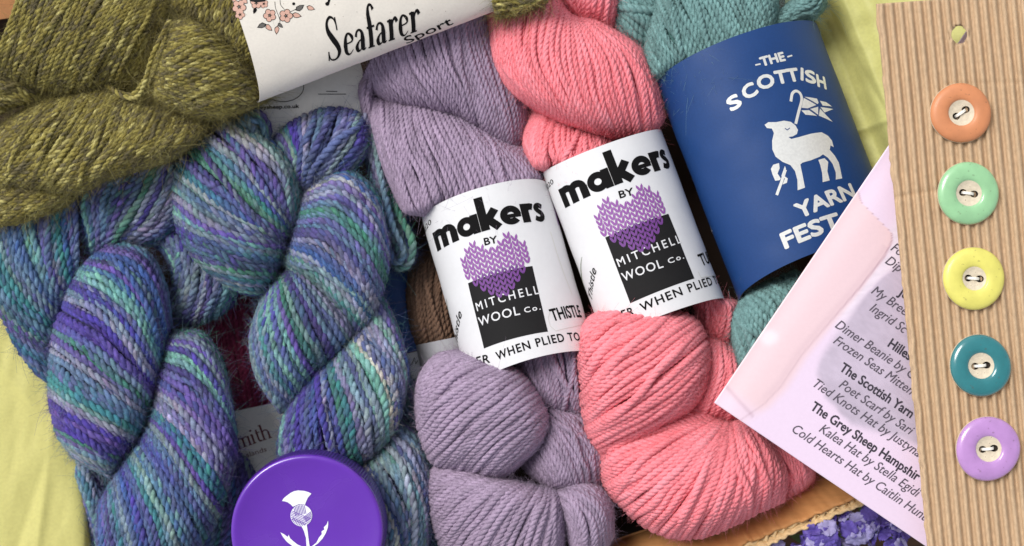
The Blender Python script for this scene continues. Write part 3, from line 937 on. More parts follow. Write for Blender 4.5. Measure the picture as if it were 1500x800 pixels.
lobe(sk, Y_lav, [[(628, 694), (650, 680), (690, 681), (719, 697)], [(628, 736), (655, 711), (695, 701), (730, 705)], [(637, 772), (670, 735), (711, 711), (744, 706)], [(652, 808), (690, 760), (729, 721), (760, 708)],
    [(690, 840), (718, 785), (751, 735), (777, 712)], [(740, 860), (760, 795), (783, 745), (797, 716)], [(790, 860), (802, 800), (812, 750), (815, 720)], [(820, 840), (824, 800), (826, 755), (822, 722)]], -42, 86, rad=5.0)
lobe(sk, Y_lav, [[(822, 714), (862, 709), (892, 733), (896, 785)], [(818, 719), (851, 727), (877, 755), (883, 805)], [(815, 723), (841, 745), (859, 780), (863, 830)], [(810, 727), (828, 765), (838, 805), (842, 845)]], -50, 84, rad=4.9)
lobe(sk, Y_lav, [[(611, 577), (619, 548), (640, 523), (668, 516)], [(612, 602), (632, 565), (666, 536), (703, 528)], [(615, 628), (645, 586), (691, 555), (738, 538)], [(623, 654), (665, 606), (716, 568), (758, 545)],
    [(639, 680), (690, 627), (741, 588), (775, 563)], [(675, 690), (715, 647), (761, 610), (790, 586)], [(705, 699), (740, 667), (776, 635), (800, 611)], [(731, 702), (756, 682), (781, 660), (800, 640)]], -26, 96, rad=5.1)
lav_root = sk

# pink skein
sk = thing('yarn_skein', (930, 400, -90), 'coral pink skein in a white band printed with a knitted heart', 'yarn skein', GRP)
lobe(sk, Y_pink, [[(812, -30), (818, 0), (834, 30)], [(850, -30), (851, 2), (852, 34)], [(880, -30), (882, 5), (874, 38)], [(898, -30), (905, 10), (900, 48)]], -70, 72, t='or')
lobe(sk, Y_pink, [[(788, 160), (770, 195), (773, 230), (800, 285)], [(802, 162), (789, 205), (794, 240), (815, 285)], [(822, 172), (818, 210), (825, 240), (840, 275)], [(847, 182), (848, 212), (853, 237), (862, 265)], [(872, 190), (876, 212), (882, 232), (890, 255)], [(895, 198), (899, 212), (906, 227), (915, 245)]], -55, 84, t='ro', under=bP)
lobe(sk, Y_pink, [[(1008, 430), (1028, 468), (1040, 505)], [(1040, 415), (1060, 458), (1072, 505)], [(1065, 415), (1083, 455), (1086, 500)]], -95, 74, t='or', under=bP)
lobe(sk, Y_pink, [[(1035, 496), (1031, 540), (1016, 582), (1004, 610)], [(1050, 500), (1051, 545), (1036, 587), (1020, 615)], [(1070, 510), (1074, 555), (1061, 592), (1045, 616)], [(1083, 525), (1093, 560), (1087, 597), (1070, 626)]], -65, 76)
lobe(sk, Y_pink, [[(1085, 630), (1130, 665), (1150, 730)], [(1115, 630), (1165, 678), (1175, 716)], [(1150, 640), (1188, 673), (1190, 702)]], -95, 70)
lobe(sk, Y_pink, [[(718, -30), (718, 75), (743, 127), (790, 163)], [(745, -30), (737, 75), (764, 131), (816, 176)], [(775, -30), (763, 75), (790, 136), (839, 186)], [(808, -15), (794, 75), (815, 141), (859, 192)],
    [(829, 15), (825, 85), (843, 147), (879, 198)], [(840, 24), (858, 85), (871, 147), (897, 202)], [(850, 27), (889, 80), (907, 142), (922, 203)], [(860, 28), (918, 75), (941, 131), (950, 205)], [(872, 30), (938, 75), (966, 131), (974, 200)]], -45, 104, t='rr', under=bP)
lobe(sk, Y_pink, [[(883, 630), (902, 612), (960, 596), (1040, 600)], [(883, 682), (910, 655), (970, 635), (1050, 613)], [(889, 714), (930, 686), (985, 655), (1054, 618)], [(917, 746), (960, 711), (1006, 670), (1058, 620)],
    [(953, 773), (990, 736), (1026, 685), (1062, 622)], [(989, 785), (1020, 742), (1046, 690), (1066, 622)], [(1031, 783), (1056, 737), (1069, 690), (1072, 622)], [(1072, 767), (1092, 722), (1094, 675), (1080, 620)],
    [(1113, 747), (1125, 702), (1117, 660), (1090, 618)], [(1145, 732), (1149, 695), (1132, 660), (1100, 620)]], -36, 94, rad=5.7, cross=0.14)
lobe(sk, Y_pink, [[(851, 500), (860, 473), (885, 457), (912, 452)], [(850, 530), (868, 494), (905, 470), (947, 457)], [(853, 561), (884, 520), (931, 489), (982, 457)], [(855, 592), (900, 546), (956, 508), (1012, 467)],
    [(858, 615), (915, 574), (976, 530), (1029, 488)], [(863, 636), (930, 599), (991, 555), (1036, 514)], [(874, 655), (945, 618), (1001, 581), (1037, 540)], [(884, 666), (956, 632), (1006, 602), (1033, 571)]], -20, 100, rad=5.5, cross=.1)
pink_root = sk

# teal skein
sk = thing('yarn_skein', (1090, 260, -90), 'sea green skein at the right wrapped in a wide blue band with a silver lamb', 'yarn skein', GRP)
lobe(sk, Y_teal, [[(905, -35), (935, -22), (968, -5), (982, 18)], [(896, -10), (925, 5), (953, 26), (966, 45)], [(893, 10), (915, 30), (939, 52), (956, 68)], [(896, 42), (912, 57), (931, 71), (952, 86)]], -95, 70, rad=6.2)
lobe(sk, Y_teal, [[(1126, 35), (1155, 8), (1182, -14), (1192, -35)], [(1136, 45), (1170, 18), (1194, 3), (1204, -25)], [(1150, 55), (1180, 36), (1200, 26), (1208, 5)]], -65, 74, u='rr', t='ro', under=bB)
lobe(sk, Y_teal, [[(1130, -50), (1136, -12), (1137, 20), (1132, 60)], [(1090, -50), (1101, 0), (1112, 37), (1122, 75)], [(1040, -50), (1061, 0), (1082, 42), (1104, 92)], [(1000, -40), (1021, 10), (1047, 58), (1076, 112)],
    [(972, -15), (988, 25), (1016, 72), (1046, 128)], [(953, 33), (965, 60), (991, 97), (1020, 145)], [(946, 75), (953, 93), (969, 117), (995, 160)], [(948, 106), (953, 117), (961, 132), (980, 168)]], -55, 98, t='ro', under=bB)
lobe(sk, Y_teal, [[(1165, 400), (1192, 412), (1214, 428), (1232, 452)], [(1122, 418), (1150, 433), (1177, 455), (1196, 484)], [(1097, 432), (1119, 453), (1147, 482), (1166, 515)], [(1085, 447), (1101, 475), (1121, 508), (1139, 548)],
    [(1078, 464), (1087, 497), (1100, 534), (1113, 575)], [(1075, 484), (1079, 514), (1086, 549), (1094, 590)]], -50, 92, rad=5.8)
teal_root = sk

# ------------------------------------------------------------------ printed bands
M_heart = mat('purple_print', lin(144, 86, 160), 0.55)
M_heart_d = mat('violet_print', lin(114, 62, 138), 0.55)
M_panel = mat('black_print', lin(26, 25, 26), 0.7, spec=0.25, noise=0.04, nscale=500)
M_thistle = mat('thistle_print', lin(110, 122, 92), 0.6)
M_greytext = mat('grey_ink', lin(90, 88, 92), 0.6)
M_sticker = mat('clear_sticker', lin(246, 246, 248), 0.4)

def makers_word(name, surf, p0, p1, xh, m, parent):
    """heavy geometric lower-case word, letters touching"""
    w = .40
    sh, x = [], 0.0
    # m
    for k in range(3): sh += stroke([(x + w / 2 + k * .62, 0), (x + w / 2 + k * .62, .62 if k else 1.0)], w)
    for k in range(2): sh += stroke(arc(x + w / 2 + .31 + k * .62, .60, .31, .25, 180, 0, 16), w * .86)
    x += w + 1.24 + .03
    # a
    sh += stroke(arc(x + .5, .5, .335, .335, 0, 360, 40), .33); sh += stroke([(x + .93, 0), (x + .93, 1.0)], w * .9); x += 1.13
    # k
    sh += stroke([(x + w / 2, 0), (x + w / 2, 1.78)], w); sh += stroke([(x + .32, .42), (x + .82, 1.0)], w * .95); sh += stroke([(x + .36, .60), (x + .84, 0)], w * .98); x += .98
    # e
    sh += stroke(arc(x + .5, .5, .335, .335, 0, 318, 40), .33); sh += stroke([(x + .25, .46), (x + .985, .46)], .20); x += 1.02
    # r
    sh += stroke([(x + w / 2, 0), (x + w / 2, 1.0)], w); sh += stroke(arc(x + .50, .55, .33, .28, 165, 62, 12), w * .86); x += .66
    # s
    sc = [(x + .60, .80), (x + .44, .875), (x + .28, .85), (x + .20, .73), (x + .28, .60), (x + .46, .47), (x + .52, .33), (x + .44, .18), (x + .28, .125), (x + .06, .21)]
    sh += stroke(spline(sc, 40), .28); x += .68
    f, ln = frame(surf, p0, p1)
    k = ln / x
    return ink(name, sh, surf, m, parent, lambda v: f(v * np.array([k, xh])))

def knit_heart(surf, f, wd, ht, parent, split):
    """knitted heart: columns of V stitches; the part over the black panel prints darker"""
    ncol = 10
    cw = wd / ncol
    top, bot = [.80, .93, 1.0, .97, .88, .88, .97, 1.0, .93, .80], [.45, .30, .18, .08, .0, .0, .08, .18, .30, .45]
    up, dn = [], []
    rh = ht / 11.0
    for c in range(ncol):
        cx = (c + .5) * cw
        y = bot[c] * ht
        while y < top[c] * ht - rh * .8:
            tgt = up if y + rh * .6 > split(cx) else dn
            for sgn in (-1, 1):
                # one leg of a V: a plump leaf
                p0 = np.array([cx + sgn * cw * .05, y]); p1 = np.array([cx + sgn * cw * .43, y + rh * 1.34])
                dv = p1 - p0; nv = np.array([-dv[1], dv[0]]) * .185
                tgt += poly([p0, p0 + dv * .28 - nv * .8 * sgn, p0 + dv * .72 - nv * .9 * sgn, p1, p0 + dv * .68 + nv * .7 * sgn, p0 + dv * .26 + nv * .85 * sgn])
            y += rh
    ink('heart_print', up, surf, M_heart, parent, f, 0.62, 4.0)
    if dn: ink('heart_print', dn, surf, M_heart_d, parent, f, 0.62, 4.0)

def panel_shape(surf, name, pts, m, parent, e=0.3):
    q = [surf.inv(p) for p in pts]
    return ink(name, poly(q), surf, m, parent, None, e, 4.0)

# lavender band
pb = paper_band('paper_band', bL, M_white, lav_root, -1.75, 1.75, 0, 262)
makers_word('lettering', bL, (641.5, 369), (800, 325), 28, M_ink, pb)
words('lettering', 'BY', bL, (710.5, 359.5), (729, 355.5), 10.2, M_ink, pb, bold=0.35)
panel_shape(bL, 'black_panel', [(685.5, 415), (779.5, 390), (802.5, 486), (709, 510.6)], M_panel, pb)
f, ln = frame(bL, (685.5, 454), (780, 425))
knit_heart(bL, lambda v: f(v + np.array([11.0, -1.0])), 104, 90, pb, lambda x: 38.0)
words('lettering', 'MITCHELL', bL, (699.5, 456), (790, 430.5), 12, M_white, pb, bold=0.16, sp=1.4)
words('lettering', 'WOOL', bL, (703, 478), (762, 461), 12.5, M_white, pb, bold=0.2, sp=1.15)
words('lettering', 'Co.', bL, (769, 458.5), (792, 453.5), 7.5, M_white, pb, bold=0.22, sp=1.3)
words('lettering', 'THISTLE', bL, (810, 470.5), (844.5, 464.5), 17.5, M_ink, pb, bold=0.55, ref='THIST')
words('lettering', 'WHEN PLIED TO', bL, (729, 528), (850, 499), 12, M_ink, pb, bold=0.35, sp=1.15)
words('lettering', 'GER', bL, (690, 538.5), (718, 531), 12, M_ink, pb, bold=0.35, sp=1.15)
words('lettering', 'Thistle', bL, (672, 515), (677, 461), 12.5, M_ink, pb, bold=0.2, shear=0.25)
ink('thistle_picture', stroke([bL.inv((654, 437)), bL.inv((656.5, 462)), bL.inv((659, 492))], [0.6, 5, 3.0]), bL, M_thistle, pb, None, 0.3)
words('lettering', '2020', bL, (623.5, 345), (633, 327), 7, M_ink, pb)
ink('sticker_edge', stroke([bL.inv(p) for p in [(806, 340), (815, 370), (827, 404), (838, 432)]], 1.0), bL, mat('sticker_edge_print', lin(214, 212, 200), 0.5), pb, None, 0.3)
ink('thistle_picture', stroke([bL.inv(p) for p in [(810, 300), (815, 318), (818, 330)]], [2, 7, 3]), bL, M_heart, pb, None, 0.3)
ink('sticker_edge', stroke([bL.inv(p) for p in [(806, 455), (803, 466), (806, 478), (814, 485), (840, 479), (862, 475)]], 0.7), bL, mat('sticker_rim', lin(206, 204, 198), 0.5), pb, None, 0.32)

# pink band
pb = paper_band('paper_band', bP, M_white, pink_root, -1.75, 1.75, 0, 264)
makers_word('lettering', bP, (828.5, 305), (983, 246), 29, M_ink, pb)
words('lettering', 'BY', bP, (908.5, 290.5), (929, 285), 10.4, M_ink, pb, bold=0.35)
panel_shape(bP, 'black_panel', [(886.6, 348), (978.6, 313.4), (1017, 408), (923.4, 444.4)], M_panel, pb)
f, ln = frame(bP, (895, 388), (988, 352))
knit_heart(bP, lambda v: f(v + np.array([3.0, -1.0])), 107, 93, pb, lambda x: 39.0)
words('lettering', 'MITCHELL', bP, (907, 391), (998, 355.5), 12, M_white, pb, bold=0.16, sp=1.4)
words('lettering', 'WOOL', bP, (914, 412.5), (972, 391.5), 12.5, M_white, pb, bold=0.2, sp=1.15)
words('lettering', 'Co.', bP, (980, 386.5), (1002, 378.5), 7.5, M_white, pb, bold=0.22, sp=1.3)
words('lettering', 'TUL', bP, (1028, 389.5), (1051, 381), 17, M_ink, pb, bold=0.55, ref='TUL')
words('lettering', 'WHEN PLIED TO', bP, (941, 456.5), (1064, 412), 12, M_ink, pb, bold=0.35, sp=1.15)
words('lettering', 'GER', bP, (902, 471), (930, 461), 12, M_ink, pb, bold=0.35, sp=1.15)
words('lettering', 'Thistle', bP, (868, 443), (874, 397), 12.5, M_ink, pb, bold=0.2, shear=0.25)
ink('thistle_picture', stroke([bP.inv((853, 376)), bP.inv((853, 410)), bP.inv((856, 430))], [0.6, 4, 5]), bP, M_thistle, pb, None, 0.3)
ink('thistle_picture', stroke([bP.inv((845, 388)), bP.inv((851, 408))], [0.6, 4]), bP, M_thistle, pb, None, 0.3)
ink('thistle_picture', stroke([bP.inv(p) for p in [(816, 322), (820, 334), (822, 345)]], [2, 8, 3]), bP, M_heart, pb, None, 0.3)
words('lettering', '2020', bP, (800, 281), (812, 268), 7, M_ink, pb)
ink('sticker_edge', stroke([bP.inv(p) for p in [(1022, 398), (1027, 407), (1040, 405), (1066, 396)]], 0.9), bP, mat('sticker_rim', lin(206, 204, 196), 0.5), pb, None, 0.32)

# blue band
M_blue = mat('blue_band_paper', lin(20, 62, 120), 0.5, noise=0.05, nscale=900, bump=0.1, bscale=1500)
M_foil = mat('silver_foil', lin(236, 236, 232), 0.38, noise=0.06, nscale=900, metallic=0.3, bump=0.15, bscale=1800)
pb = paper_band('blue_band', bB, M_blue, teal_root, -1.75, 1.75, 0, 338, nu=130)
def ic(pts, ox=950, oy=30, k=340 / 800): return [bB.inv((ox + x * k, oy + y * k)) for x, y in pts]
words('lettering', 'THE', bB, (1116.5, 97), (1150.5, 88.5), 12.5, M_foil, pb, bold=0.9)
ink('lettering', stroke(ic([(368, 154), (386, 150)]), 2.2), bB, M_foil, pb)
ink('lettering', stroke(ic([(478, 126), (495, 121)]), 2.2), bB, M_foil, pb)
for ch, q0, q1 in zip('SCOTTISH', [(1072, 163), (1094, 146.5), (1113.5, 132), (1138.5, 123.0), (1155.5, 120.0), (1173.5, 117), (1181, 120), (1198, 126.5)],
                      [(1087.5, 153.5), (1111, 136), (1136, 124.5), (1154.5, 120.5), (1171.5, 118), (1177, 118), (1195, 123), (1210, 130.5)]):
    words('lettering', ch, bB, q0, q1, 18.5, M_foil, pb, bold=1.25, fit=ch != 'I', xs=1.0)
words('lettering', 'YARN', bB, (1172, 320), (1254, 289), 21, M_foil, pb, bold=1.3)
words('lettering', 'FEST', bB, (1151, 364), (1233, 333), 22, M_foil, pb, bold=1.4)
body = [(400, 360), (413, 351), (440, 351), (467, 346), (490, 350), (506, 362), (515, 378), (511, 392), (497, 400), (482, 402), (492, 409), (520, 402), (560, 391), (596, 386), (618, 398), (632, 415), (638, 437),
        (627, 431), (624, 446), (641, 466), (655, 490), (661, 515), (667, 545), (645, 549), (645, 525), (634, 495), (618, 474), (601, 462), (590, 470), (560, 482), (531, 490), (523, 497), (530, 530), (539, 577), (514, 586),
        (513, 550), (505, 520), (489, 499), (462, 488), (438, 470), (427, 445), (426, 415), (432, 388), (425, 373), (408, 371)]
ink('lamb_emblem', poly(ic(body)), bB, M_foil, pb)
ink('lamb_emblem', poly(ic([(585, 481), (606, 475), (619, 488), (616, 520), (624, 552), (600, 558), (598, 526), (592, 500)])), bB, M_foil, pb)
ink('lamb_emblem', stroke(ic([(470, 372), (478, 378), (487, 371)]), 1.2), bB, M_blue, pb, None, 0.6)
ink('crook_emblem', stroke(ic(spline([(507, 357), (517, 315), (527, 275), (522, 253), (508, 244), (495, 253), (490, 280)], 30)), 4.2), bB, M_foil, pb)
ink('crook_emblem', stroke(ic([(442, 602), (459, 556), (472, 515)]), 4.2), bB, M_foil, pb)
ink('crook_emblem', poly(ic([(450, 492), (430, 498), (422, 512), (427, 530), (437, 553), (452, 551), (456, 545), (445, 528), (452, 510)])), bB, M_foil, pb)
ink('crook_emblem', poly(ic([(470, 502), (474, 512), (466, 535), (480, 545), (477, 560), (462, 566), (470, 545), (458, 536)])), bB, M_foil, pb)
for q in ([(534, 268), (578, 292), (548, 304), (527, 302)], [(536, 264), (580, 270), (586, 284), (582, 289)], [(526, 311), (552, 310), (580, 330), (540, 326)], [(556, 306), (584, 298), (584, 326)],
          [(590, 277), (612, 282), (632, 297), (600, 294)], [(592, 299), (636, 306), (606, 318)], [(590, 304), (612, 327), (634, 350), (586, 329)]):
    ink('flag_emblem', poly(ic(q)), bB, M_foil, pb)
words('lettering', 'K', bB, (1040, 345), (1044, 337), 7, M_foil, pb)
for p in ((1001, 244), (1007, 262), (1014, 283)):
    ink('lettering', stroke([bB.inv(p), bB.inv((p[0] + 3, p[1] + 6))], 3), bB, M_foil, pb)

# cream band on the olive skein
M_cream = mat('cream_paper', lin(228, 221, 210), 0.75, noise=0.03, nscale=900, bump=0.12, bscale=900)
dv = np.array([0.9327, -0.3606])
Rz_, Rc = 66.0, 172.0
upv = np.array([-0.3606, -0.9327])
O0 = np.array([378.0, 150.0]) + upv * Rc
bO = Band((O0[0], O0[1], 44), dv, Rc, Rz_, math.radians(-17), 384)
# axis runs along the band's lower edge, s runs up the photograph
pb = paper_band('paper_band', bO, M_cream, olive_root, -1.45 if bO.C @ upv < 0 else -1.75, 1.75, 0, 382, nu=130, nv=70)
def serif_title(surf, p0, p1, xh, m, parent):
    """tall condensed old-style letters with thick stems and thin joins"""
    sh, x = [], 0.0
    T, t = .25, .085
    def add(pts, ws, n=28): 
        p = spline(pts, n); w = np.interp(np.linspace(0, 1, n), np.linspace(0, 1, len(ws)), ws)
        return stroke(p, w)
    for ch in 'Seafarer':
        if ch == 'S':
            sh += add([(x + .70, 1.38), (x + .62, 1.62), (x + .40, 1.70), (x + .18, 1.55), (x + .16, 1.28), (x + .36, .98), (x + .60, .66), (x + .70, .36), (x + .58, .10), (x + .36, .02), (x + .14, .12), (x + .04, .42)],
                      [.03, .07, .09, .13, .22, .27, .26, .22, .13, .09, .07, .03], 50)
            sh += stroke([(x + .71, 1.22), (x + .71, 1.66)], .075); sh += stroke([(x + .03, .06), (x + .03, .50)], .075); x += .98
        elif ch == 'e':
            sh += add([(x + .10, .56), (x + .52, .62), (x + .56, .80), (x + .36, .97), (x + .18, .84), (x + .12, .5), (x + .18, .16), (x + .38, .02), (x + .60, .22)], [.06, .07, .17, .08, .15, .24, .18, .08, .03], 44); x += .72
        elif ch == 'a':
            sh += add([(x + .08, .74), (x + .16, .92), (x + .32, .98), (x + .46, .86), (x + .48, .6), (x + .48, .18), (x + .56, .04), (x + .68, .10)], [.15, .10, .08, .16, T, T, .14, .03], 40)
            sh += add([(x + .46, .60), (x + .24, .50), (x + .11, .28), (x + .18, .06), (x + .32, .05), (x + .47, .22)], [.04, .09, .2, .18, .08, .04], 28); x += .76
        elif ch == 'f':
            sh += add([(x + .60, 1.52), (x + .52, 1.68), (x + .36, 1.66), (x + .26, 1.42), (x + .25, 1.1), (x + .25, .03)], [.17, .09, .10, .2, T, T], 34)
            sh += stroke([(x + .04, .95), (x + .52, .95)], t); sh += stroke([(x + .06, .035), (x + .46, .035)], t); x += .55
        elif ch == 'r':
            sh += stroke([(x + .22, 0), (x + .22, .98)], T); sh += stroke([(x + .02, .93), (x + .24, .97)], t); sh += stroke([(x + .03, .035), (x + .43, .035)], t)
            sh += add([(x + .30, .70), (x + .40, .92), (x + .54, .97), (x + .62, .82)], [.04, .09, .15, .19], 18); x += .68
    f, ln = frame(surf, p0, p1)
    k = ln / x
    return ink('lettering', sh, surf, m, parent, lambda v: f(v * np.array([k, xh])), 0.35, 4.0)
# letters stand upright on the band although it is strongly foreshortened there
def capheight(surf, p, p2): return np.linalg.norm(surf.inv(p2) - surf.inv(p))
serif_title(bO, (481.5, 91), (616, 43.5), capheight(bO, (481, 91), (471.5, 60.5)), M_ink, pb)
words('lettering', 'Sport', bO, (596, 63.5), (664, 34.5), capheight(bO, (596, 63.5), (592.5, 54.0)), M_ink, pb, bold=0.25)
M_blossom = mat('salmon_print', lin(212, 168, 150), 0.7)
def bp(pts): return [bO.inv((300 + x / 4, y / 4)) for x, y in pts]
def blossom(x, y, r):
    for k in range(5):
        a = k * 2 * PI / 5 + x
        c = (x + r * .58 * math.cos(a), y + r * .58 * math.sin(a))
        ink('blossom_print', poly(bp(arc(c[0], c[1], r * .46, r * .46, 0, 345, 18))), bO, M_ink, pb, None, 0.28, 0)
        ink('blossom_print', poly(bp(arc(c[0], c[1], r * .37, r * .37, 0, 345, 18))), bO, M_blossom, pb, None, 0.5, 0)
    for k in range(5):
        a = k * 2 * PI / 5 + x + .6
        ink('blossom_print', stroke(bp([(x, y), (x + r * .38 * math.cos(a), y + r * .38 * math.sin(a))]), .5), bO, M_ink, pb, None, 0.75, 0)
for q in ((200, 40, 42), (205, 85, 30), (380, 90, 38), (475, 93, 40), (300, 18, 34), (345, 22, 26)): blossom(*q)
def leaf(x0, y0, x1, y1, m, wd=.3):
    d = np.array([x1 - x0, y1 - y0], float); n = np.array([-d[1], d[0]]) * wd
    p = np.array([x0, y0], float)
    pts = [p, p + d * .3 + n, p + d * .65 + n * .8, p + d, p + d * .6 - n * .7, p + d * .25 - n * .8]
    ink('leaf_print', poly(bp(pts)), bO, M_ink, pb, None, 0.28, 0)
    c = np.mean(pts, 0)
    if m is not M_ink: ink('leaf_print', poly(bp([c + (q - c) * .78 for q in pts])), bO, m, pb, None, 0.5, 0)
M_leafgrey = mat('grey_print', lin(96, 92, 88), 0.7)
for q in ((358, 140, 305, 162, M_leafgrey), (355, 142, 394, 180, M_blossom), (425, 150, 418, 202, M_blossom), (428, 135, 458, 162, M_leafgrey), (510, 82, 568, 96, M_blossom), (530, 60, 582, 28, M_leafgrey),
          (595, 38, 646, 55, M_blossom), (300, 45, 285, 82, M_ink), (250, 20, 210, -10, M_blossom), (185, 5, 150, -6, M_blossom)): leaf(*q)
ink('twig_print', stroke(bp(spline([(170, 90), (155, 108), (158, 130)], 12)), .7), bO, M_ink, pb, None, 0.3)
ink('twig_print', poly(bp(arc(158, 128, 8, 8, 0, 340, 12))), bO, M_ink, pb, None, 0.3, 0)
ink('twig_print', stroke(bp(spline([(410, 10), (415, 50), (440, 120), (425, 150)], 14)), .7), bO, M_ink, pb, None, 0.3)
ink('twig_print', stroke(bp(spline([(500, 70), (530, 55), (560, 40)], 12)), .7), bO, M_ink, pb, None, 0.3)
ink('twig_print', stroke(bp(spline([(440, 0), (445, 30), (470, 60)], 12)), .7), bO, M_ink, pb, None, 0.3)
ink('twig_print', poly(bp(arc(520, 22, 9, 9, 0, 340, 12))), bO, M_ink, pb, None, 0.3, 0)
ink('ship_print', poly(bp([(255, -40), (262, 6), (300, 14), (352, 8), (360, -40)])), bO, M_panel, pb, None, 0.8)
ink('lettering', stroke(bp(spline([(735, -40), (728, 0), (720, 22), (708, 16)], 14)), [3.5] * 8 + [5, 6, 6, 5, 4, 2]), bO, M_ink, pb, None, 0.3)
# ink flecks in the recycled paper
r5 = random.Random(4)
fl = []
for _ in range(46):
    x, y = r5.uniform(330, 720), r5.uniform(5, 140)
    if y > 150 - (x - 378) * .386 - 8 or x < 305 + y * .4: continue
    fl += poly([bO.inv((x + .55 * math.cos(a) * r5.uniform(.5, 1.3), y + .55 * math.sin(a) * r5.uniform(.5, 1.3))) for a in np.linspace(0, 5.2, 6)])
ink('fleck', fl, bO, mat('fleck_print', lin(150, 138, 122), 0.8), pb, None, 0.3, 0)

# ------------------------------------------------------------------ the leaflet
E1, E2 = np.array([0.5612, -0.8277]), np.array([0.8277, 0.5612])     # its left edge upwards, its bottom edge to the right
V0 = np.array([1046.0, 590.0])
def z_leaf(x, y):
    q1 = (x - V0[0]) * E1[0] + (y - V0[1]) * E1[1]
    q2 = (x - V0[0]) * E2[0] + (y - V0[1]) * E2[1]
    return 96 + 6 * np.sin(q1 / 160 + .4) - 0.000055 * (q2 - 190) ** 2 - 4 * np.exp(-((q2) / 25) ** 2) - 0.02 * q2
LF = Flat(z_leaf)
NA, NB, LA, LB = 330, 250, 700.0, 540.0
A_, B_ = np.meshgrid(np.linspace(0, LA, NA), np.linspace(0, LB, NB), indexing='ij')
PX = V0[0] + A_ * E1[0] + B_ * E2[0]; PY = V0[1] + A_ * E1[1] + B_ * E2[1]
def leaf_print(PX, PY):
    """the printed picture: pale lilac ground, pink tag with a drawn outline, a grey knitted shape, faint ripples"""
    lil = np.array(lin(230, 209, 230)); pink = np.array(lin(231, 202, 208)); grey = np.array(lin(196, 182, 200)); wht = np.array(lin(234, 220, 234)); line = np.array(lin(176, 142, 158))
    c = np.broadcast_to(lil, PX.shape + (3,)).copy()
    q1 = (PX - V0[0]) * E1[0] + (PY - V0[1]) * E1[1]; q2 = (PX - V0[0]) * E2[0] + (PY - V0[1]) * E2[1]
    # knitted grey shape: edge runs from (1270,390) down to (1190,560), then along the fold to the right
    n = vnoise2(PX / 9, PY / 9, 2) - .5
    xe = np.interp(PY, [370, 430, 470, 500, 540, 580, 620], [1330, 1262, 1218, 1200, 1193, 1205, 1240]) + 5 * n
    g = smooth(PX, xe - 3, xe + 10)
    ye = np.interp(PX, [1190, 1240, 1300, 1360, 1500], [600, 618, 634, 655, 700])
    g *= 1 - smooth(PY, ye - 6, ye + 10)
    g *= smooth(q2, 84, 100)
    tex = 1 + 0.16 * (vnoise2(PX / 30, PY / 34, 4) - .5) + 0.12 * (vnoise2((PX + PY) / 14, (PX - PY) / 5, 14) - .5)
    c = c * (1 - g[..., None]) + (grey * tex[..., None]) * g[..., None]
    # rippled white area above
    rp = smooth(q1, 170, 230) * smooth(q2, 60, 80) * (1 - g)
    rip = 0.5 + 0.5 * np.sin((PY + .25 * PX) / 2.4 + 5 * vnoise2(PX / 30, PY / 8, 6))
    c = c * (1 - rp[..., None]) + (wht * (1 - .12 * rip * vnoise2(PX / 15, PY / 5, 7))[..., None]) * rp[..., None]
    # the pink tag along the left edge: widens at the top, rounded corner
    wd = np.interp(q1, [0, 30, 41, 76, 128, 166, 261, 318, 342, 352, 358, 364, 385, 700], [46, 58, 62, 68, 67, 71, 82, 86, 83, 76, 45, 14, -12, -20])
    soft = np.interp(q1, [0, 120, 260, 330, 360], [18, 16, 8, 3, 1.5])
    p = 1 - smooth(q2, wd - 1, wd + soft)
    p *= smooth(q1, 12, 40) * .6 + .4
    c = c * (1 - p[..., None]) + pink * p[..., None]
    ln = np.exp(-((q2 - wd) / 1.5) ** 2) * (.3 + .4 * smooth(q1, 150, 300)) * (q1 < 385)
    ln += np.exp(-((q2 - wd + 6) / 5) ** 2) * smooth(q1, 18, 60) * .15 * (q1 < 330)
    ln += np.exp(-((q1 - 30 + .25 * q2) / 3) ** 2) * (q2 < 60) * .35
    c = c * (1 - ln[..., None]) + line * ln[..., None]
    # soft white dab near the edge
    dab = np.exp(-(((PX - 1126) / 14) ** 2 + ((PY - 494) / 12) ** 2) ** 2)
    c = c * (1 - .7 * dab[..., None]) + np.array(lin(244, 226, 232)) * .7 * dab[..., None]
    return c
a = Acc()
Pz = W(np.stack([PX, PY, z_leaf(PX, PY)], -1))
a.v.append(Pz.reshape(-1, 3)); a.n = NA * NB
i = np.arange(NA - 1)[:, None] * NB + np.arange(NB - 1)[None]
a.q.append(np.stack([i, i + NB, i + NB + 1, i + 1], -1).reshape(-1, 4))
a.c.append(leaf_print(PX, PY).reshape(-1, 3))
M_leaflet = mat('leaflet_print', (1, 1, 1), 0.32, attr=True, bump=0.06, bscale=120, noise=0.015, nscale=700)
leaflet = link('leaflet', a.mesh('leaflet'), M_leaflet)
if leaflet.data.polygons[0].normal.z < 0: leaflet.data.flip_normals()
so = leaflet.modifiers.new('thickness', 'SOLIDIFY'); so.thickness = 0.9 * U; so.offset = -1
tag(leaflet, 'glossy lilac and pink leaflet listing knitting patterns, lying under the corrugated card', 'leaflet')
M_text = mat('dark_grey_ink', lin(84, 76, 88), 0.7)
M_textb = mat('bold_ink', lin(54, 48, 60), 0.7)
